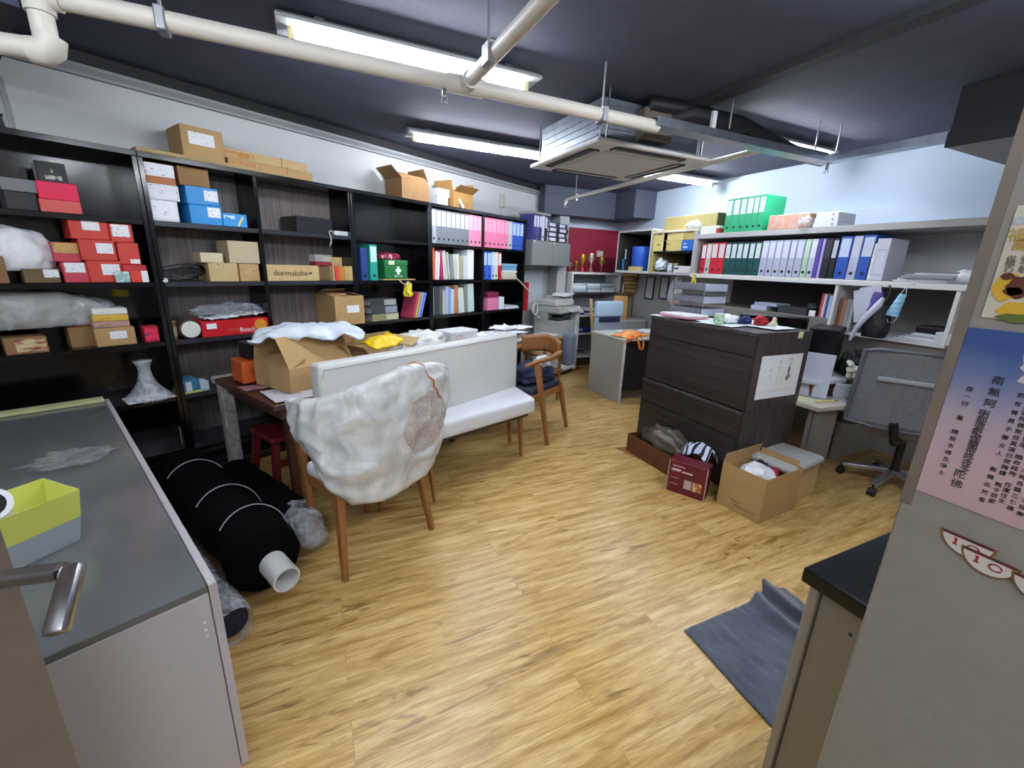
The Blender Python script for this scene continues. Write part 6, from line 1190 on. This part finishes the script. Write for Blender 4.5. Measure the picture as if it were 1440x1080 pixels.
def trophy(px, h, c1, c2, label):
    x = fx(px, 380)[0]; k = h/.2
    t = empty('trophy', (x, YN+.10, zz[0]+.001), 0, label, 'trophy', 'trophies on the niche shelf')
    build('base', MB().lathe([(.032, 0), (.032, .02*k), (.022, .03*k), (.018, .05*k)], 16), P(c2, .4), t, smooth=True)
    build('cup', MB().lathe([(.008, .05*k), (.008, .085*k), (.03, .12*k), (.036, .16*k), (.034, .2*k), (.028, .2*k), (.026, .14*k), (0, .12*k)], 18), P(c1, .25, metal=.7), t, smooth=True)
    build('handle', MB().tube([(.034, 0, .17*k), (.055, 0, .165*k), (.05, 0, .13*k), (.026, 0, .115*k)], .004, 6), P(c1, .25, metal=.7), t, smooth=True); build('handle', MB().tube([(-.034, 0, .17*k), (-.055, 0, .165*k), (-.05, 0, .13*k), (-.026, 0, .115*k)], .004, 6), P(c1, .25, metal=.7), t, smooth=True)
trophy(806, .13, 'a98a78', '6e1c2a', 'small reddish trophy leftmost on the niche shelf'); trophy(815, .15, 'a07c3a', '5a4a2a', 'bronze trophy second from the left on the niche shelf'); trophy(824, .25, 'd9b53a', 'b01e3c', 'tall gold trophy with red base on the niche shelf')
trophy(836, .27, 'e6dcc0', '7a5a30', 'tallest pale trophy in the middle of the niche shelf'); trophy(851, .22, 'c9a06a', '5a2a22', 'thin copper trophy rightmost on the niche shelf')
o = build('wall_switch', MB().box(-.06, .06, -.008, 0, -.045, .045, .004), P('c9bcb8', .4), loc=(F.pix(844, 357, Y_FAR-.04)[0], Y_FAR-.031, F.pix(844, 357, Y_FAR-.04)[1])); tag(o, 'white switch plate on the crimson panel', 'switch'); build('rocker', MB().box(-.02, .02, -.011, -.008, -.02, .02, .002), P('dcd2ce', .4), o)
for r_, (z, n_, cs) in enumerate(((zz[1], 12, ('9aa0a6', 'c2c9d0', 'dfe5ea', 'a9c6d6')), (zz[2], 9, ('1f2a5c', 'c9cfe0', '1a1a1e', 'dadde4')), (zz[3], 6, ('243a86', '2c2f3a', '3a4a96', '8a8e98')))):
    for i in range(n_):
        cI = i % 3; lv = i // 3
        flat(F, xl+.04+cI*.26, YN+.02+.01*lv, max(z, .02)+.001+lv*.031, .23, .28, .03, cs[i % len(cs)], '%s from the left in the %s layer on the %s niche shelf' % (ORD[cI]+' paper stack', ('bottom', 'second', 'third', 'top')[lv], ('upper', 'middle', 'lower')[r_]), 'papers', name='paper_stack', rz=random.uniform(-.08, .08), group='paper stacks on the niche shelves')
t = build('cable_bundle', MB().tube([(.12*math.cos(a*.7)+.02*math.sin(a), .03*math.sin(a*1.3), .12+.10*math.sin(a*.7)) for a in range(24)], .006, 6), P('8a8c90', .5), loc=(fx(822, 485)[0], YN+.12, .05), smooth=True); tag(t, 'grey cables bundled at the bottom of the niche shelf', 'cable')
# kraft rolls and the tan easel board beside the niche
for i in range(5):
    z = 1.18+.058*i
    o = build('kraft_roll', MB().tube([(0, 0, 0), (.20, -.02, .0)], .028, 14), mat('roll_kraft_%d' % (i % 2), ('a88a52', '8f6f3c')[i % 2], .7), loc=(4.34, 5.36-.01*(i % 2), z), smooth=True, rot=-.9+.1*(i % 3)); tag(o, ORD[i]+' kraft roll from the bottom stacked beside the niche', 'roll', 'kraft rolls beside the niche')
t = empty('side_rack', (4.22, 5.28, 0), 0, 'brown wooden rack with kraft rolls beside the niche', 'rack'); build('top_board', MB().box(0, .27, -.03, .115, 1.125, 1.15, .003), KRAFT3, t)
for x in (.01, .24):
    for y in (-.025, .09): build('leg', MB().box(x, x+.02, y, y+.02, 0, 1.125), KRAFT3, t)
o = build('leaning_pole', MB().bar((0, 0, 0), (.06, .33, 1.05), .045, .022), mat('pale_wood', 'b99a68', .5), loc=(3.70, 5.03, .002)); tag(o, 'pale wooden slat leaning against the niche rack', 'slat')
o = build('tan_board', MB().profile([(0, 0), (.02, 0), (.02, .34), (0, .34)], -.10, .10, .004), mat('tan_board', 'bd9152', .6, var=.06, scale=9), loc=(3.98, 4.92, .79), rot=(-.1, 0, -.4)); tag(o, 'tan board standing behind the pale blue chair', 'board')
t = empty('low_cabinet', (3.80, 4.90, 0), 0, 'grey low cabinet under the tan board', 'cabinet'); build('carcass', MB().box(0, .65, 0, .34, .0, .76, .003), UGREY, t); build('top', MB().box(-.01, .66, -.01, .35, .762, .785, .003), UWHITE, t); build('door', MB().box(.01, .32, -.018, -.001, .02, .75, .002), UGREY, t); build('door', MB().box(.33, .64, -.018, -.001, .02, .75, .002), UGREY, t)
o = build('white_stick', MB().tube([(0, 0, 0), (0, 0, .13)], .011, 10), P('cfd3d6', .4), loc=(4.27, 5.275, 1.151), smooth=True); tag(o, 'white candle-like stick on the wooden rack', 'stick')
# ------------------------------------------------------------------ copier, wall cabinet with binders, cable
t = empty('photocopier', L.loc(4.97, 2.98, 0), LANG, 'white and grey photocopier at the end of the bookcases', 'photocopier')
CW = P('c9cdd0', .45); CG = P('9da19e', .5)
build('body', MB().box(0, .50, 0, .42, .05, .78, .010, 2), CG, t)
for k_ in range(3):
    d_ = build('paper_drawer', MB().box(.01, .43, -.016, .0, .08+k_*.165, .235+k_*.165, .004), P('dfe3e8', .4), t); build('grip', MB().box(.06, .40, -.019, -.012, .20+k_*.165, .228+k_*.165, .002), P('4d5257', .5), d_)
build('side_panel', MB().box(-.012, .0, .02, .40, .10, .70, .003), P('a9ada9', .5), t); build('scanner', MB().box(-.01, .51, 0, .43, .88, .97, .010, 2).box(.38, .51, .02, .42, .78, .88).box(-.01, .1, .2, .42, .78, .88), CG, t)
build('document_feeder', MB().box(.0, .46, .06, .42, .972, 1.06, .02, 3).profile([(.08, 1.06), (.38, 1.06), (.38, 1.10), (.2, 1.085)], .22, .44, .004), P('b3b6b2', .5), t); build('output_tray', MB().box(.02, .36, .02, .30, .80, .815, .004), P('3c4044', .5), t); build('front_column', MB().box(.44, .52, -.02, .06, .05, .96, .008, 2), CW, t); build('control_panel', MB().box(.20, .48, -.09, .0, .90, .94, .008, 2), P('c3c6c4', .4), t); build('plinth', MB().box(.02, .48, .02, .40, 0, .05), BLACKM, t)
for i in range(3): flat(L, 5.17+.02*i, 3.03+.02*i, 1.101+.012*i, .28, .2, .011, ('e3e6e8', 'd3dadf', 'eef0f2')[i], ('bottom', 'middle', 'top')[i]+' white paper pad on the photocopier', 'papers', name='paper_pad', rz=.2-.1*i, group='paper pads on the photocopier')
nc = 3.20
x0, zc0 = L.pix(748, 373, nc); x1, zc1 = L.pix(803, 343, nc); x1 = min(x1, 5.50); zc1 = L.pix(770, 339, nc)[1]
t = empty('wall_cabinet', L.loc(x0, nc, zc0), LANG, 'grey two door wall cabinet above the photocopier with binders on top', 'cabinet'); w_, h_ = x1-x0, zc1-zc0
build('carcass', MB().box(0, w_, .02, .25, 0, h_, .003), P('5b5f60', .5), t)
for a, b in ((.004, w_/2-.002), (w_/2+.002, w_-.004)): d_ = build('door', MB().box(a, b, 0, .018, .004, h_-.004, .002), P('7d8182', .45), t); build('hinge_cap', MB().tube([(a+.03, .001, h_-.02), (a+.03, -.004, h_-.02)], .012, 12), P('d9dbd8', .3), d_)
build('wall_rail', MB().box(.02, w_-.02, .25, N_WALL-nc-.002, h_-.10, h_-.02), P('4b4e50', .5), t)
ztop = zc0+h_+.001
for i in range(5): binder(L, x0+.03+i*.062, nc+.02, ztop, .058, .30, .22, ('3a3a7c', '4a4690', '2c2f5c', 'c9cbd4', '23252c')[i], 'c9cfe4' if i != 3 else None, ('dark violet', 'violet', 'navy', 'white', 'black')[i]+' binder standing on the wall cabinet', 'binders standing on the wall cabinet')
for k_ in range(2):
    for i in range(4):
        o = build('lever_arch_binder', MB().box(0, .235, 0, .004, 0, .06, .002).box(0, .235, .004, .26, 0, .003).box(0, .235, .004, .26, .057, .06), P('24305e' if i == 3 else '2a2c33', .5), loc=L.loc(x0+.37+k_*.245, nc+.01+.01*(i % 2), ztop+.061*i), rot=LANG+random.uniform(-.04, .04)); tag(o, ORD[i]+' binder from the bottom of the '+('left', 'right')[k_]+' lying stack on the wall cabinet', 'binder', 'binders lying on the wall cabinet')
        build('paper_block', MB().box(.004, .231, .012, .24, .004, .056), PAPER, o); build('spine_label', MB().box(.02, .17, -.001, .0003, .01, .05), P('c9ced6', .5), o)
o = build('flat_file', MB().box(0, .36, 0, .26, 0, .03, .004), P('8f8a96', .5), loc=L.loc(x0+.02, nc+.0, ztop+.301), rot=LANG); tag(o, 'grey lilac flat file lying on the standing binders', 'file'); build('pages', MB().box(.004, .356, .004, .256, .003, .027), PAPER, o)
t = build('whiteboard', MB().box(0, .62, 0, .008, 0, .46, .002), P('c6cfd8', .45), loc=L.loc(4.80, N_WALL-.012, .98), rot=LANG); tag(t, 'pale blue-white board on the wall under the wall cabinet', 'board')
t = build('white_cable', MB().tube([(-.45, 0, .38), (-.30, .0, .30), (-.12, -.01, .18), (.02, 0, .05)]+[(.02+.055*math.cos(a*.6), -.012*math.sin(a*.9), -.03+.075*math.sin(a*.6)) for a in range(20)]+[(.12, 0, -.16)], .008, 6), P('c9c9c2', .5), loc=L.loc(4.70, 3.22, .98), rot=LANG, smooth=True); tag(t, 'white cable hanging in loops beside the photocopier', 'cable')
# ------------------------------------------------------------------ light and exposure
w = bpy.data.worlds.new('room_air'); SC.world = w; w.use_nodes = True; w.node_tree.nodes['Background'].inputs[0].default_value = (.5, .6, .8, 1); w.node_tree.nodes['Background'].inputs[1].default_value = .05
TUBE.node_tree.nodes['Principled BSDF'].inputs['Emission Strength'].default_value = 95
SC.view_settings.view_transform = 'Standard'; SC.view_settings.look = 'None'; SC.view_settings.gamma = 1; SC.view_settings.use_curve_mapping = False
SC.view_settings.exposure = 0.82
SC.cycles.max_bounces = 8; SC.cycles.transparent_max_bounces = 24
try: SC.cycles.use_denoising = True
except Exception: pass
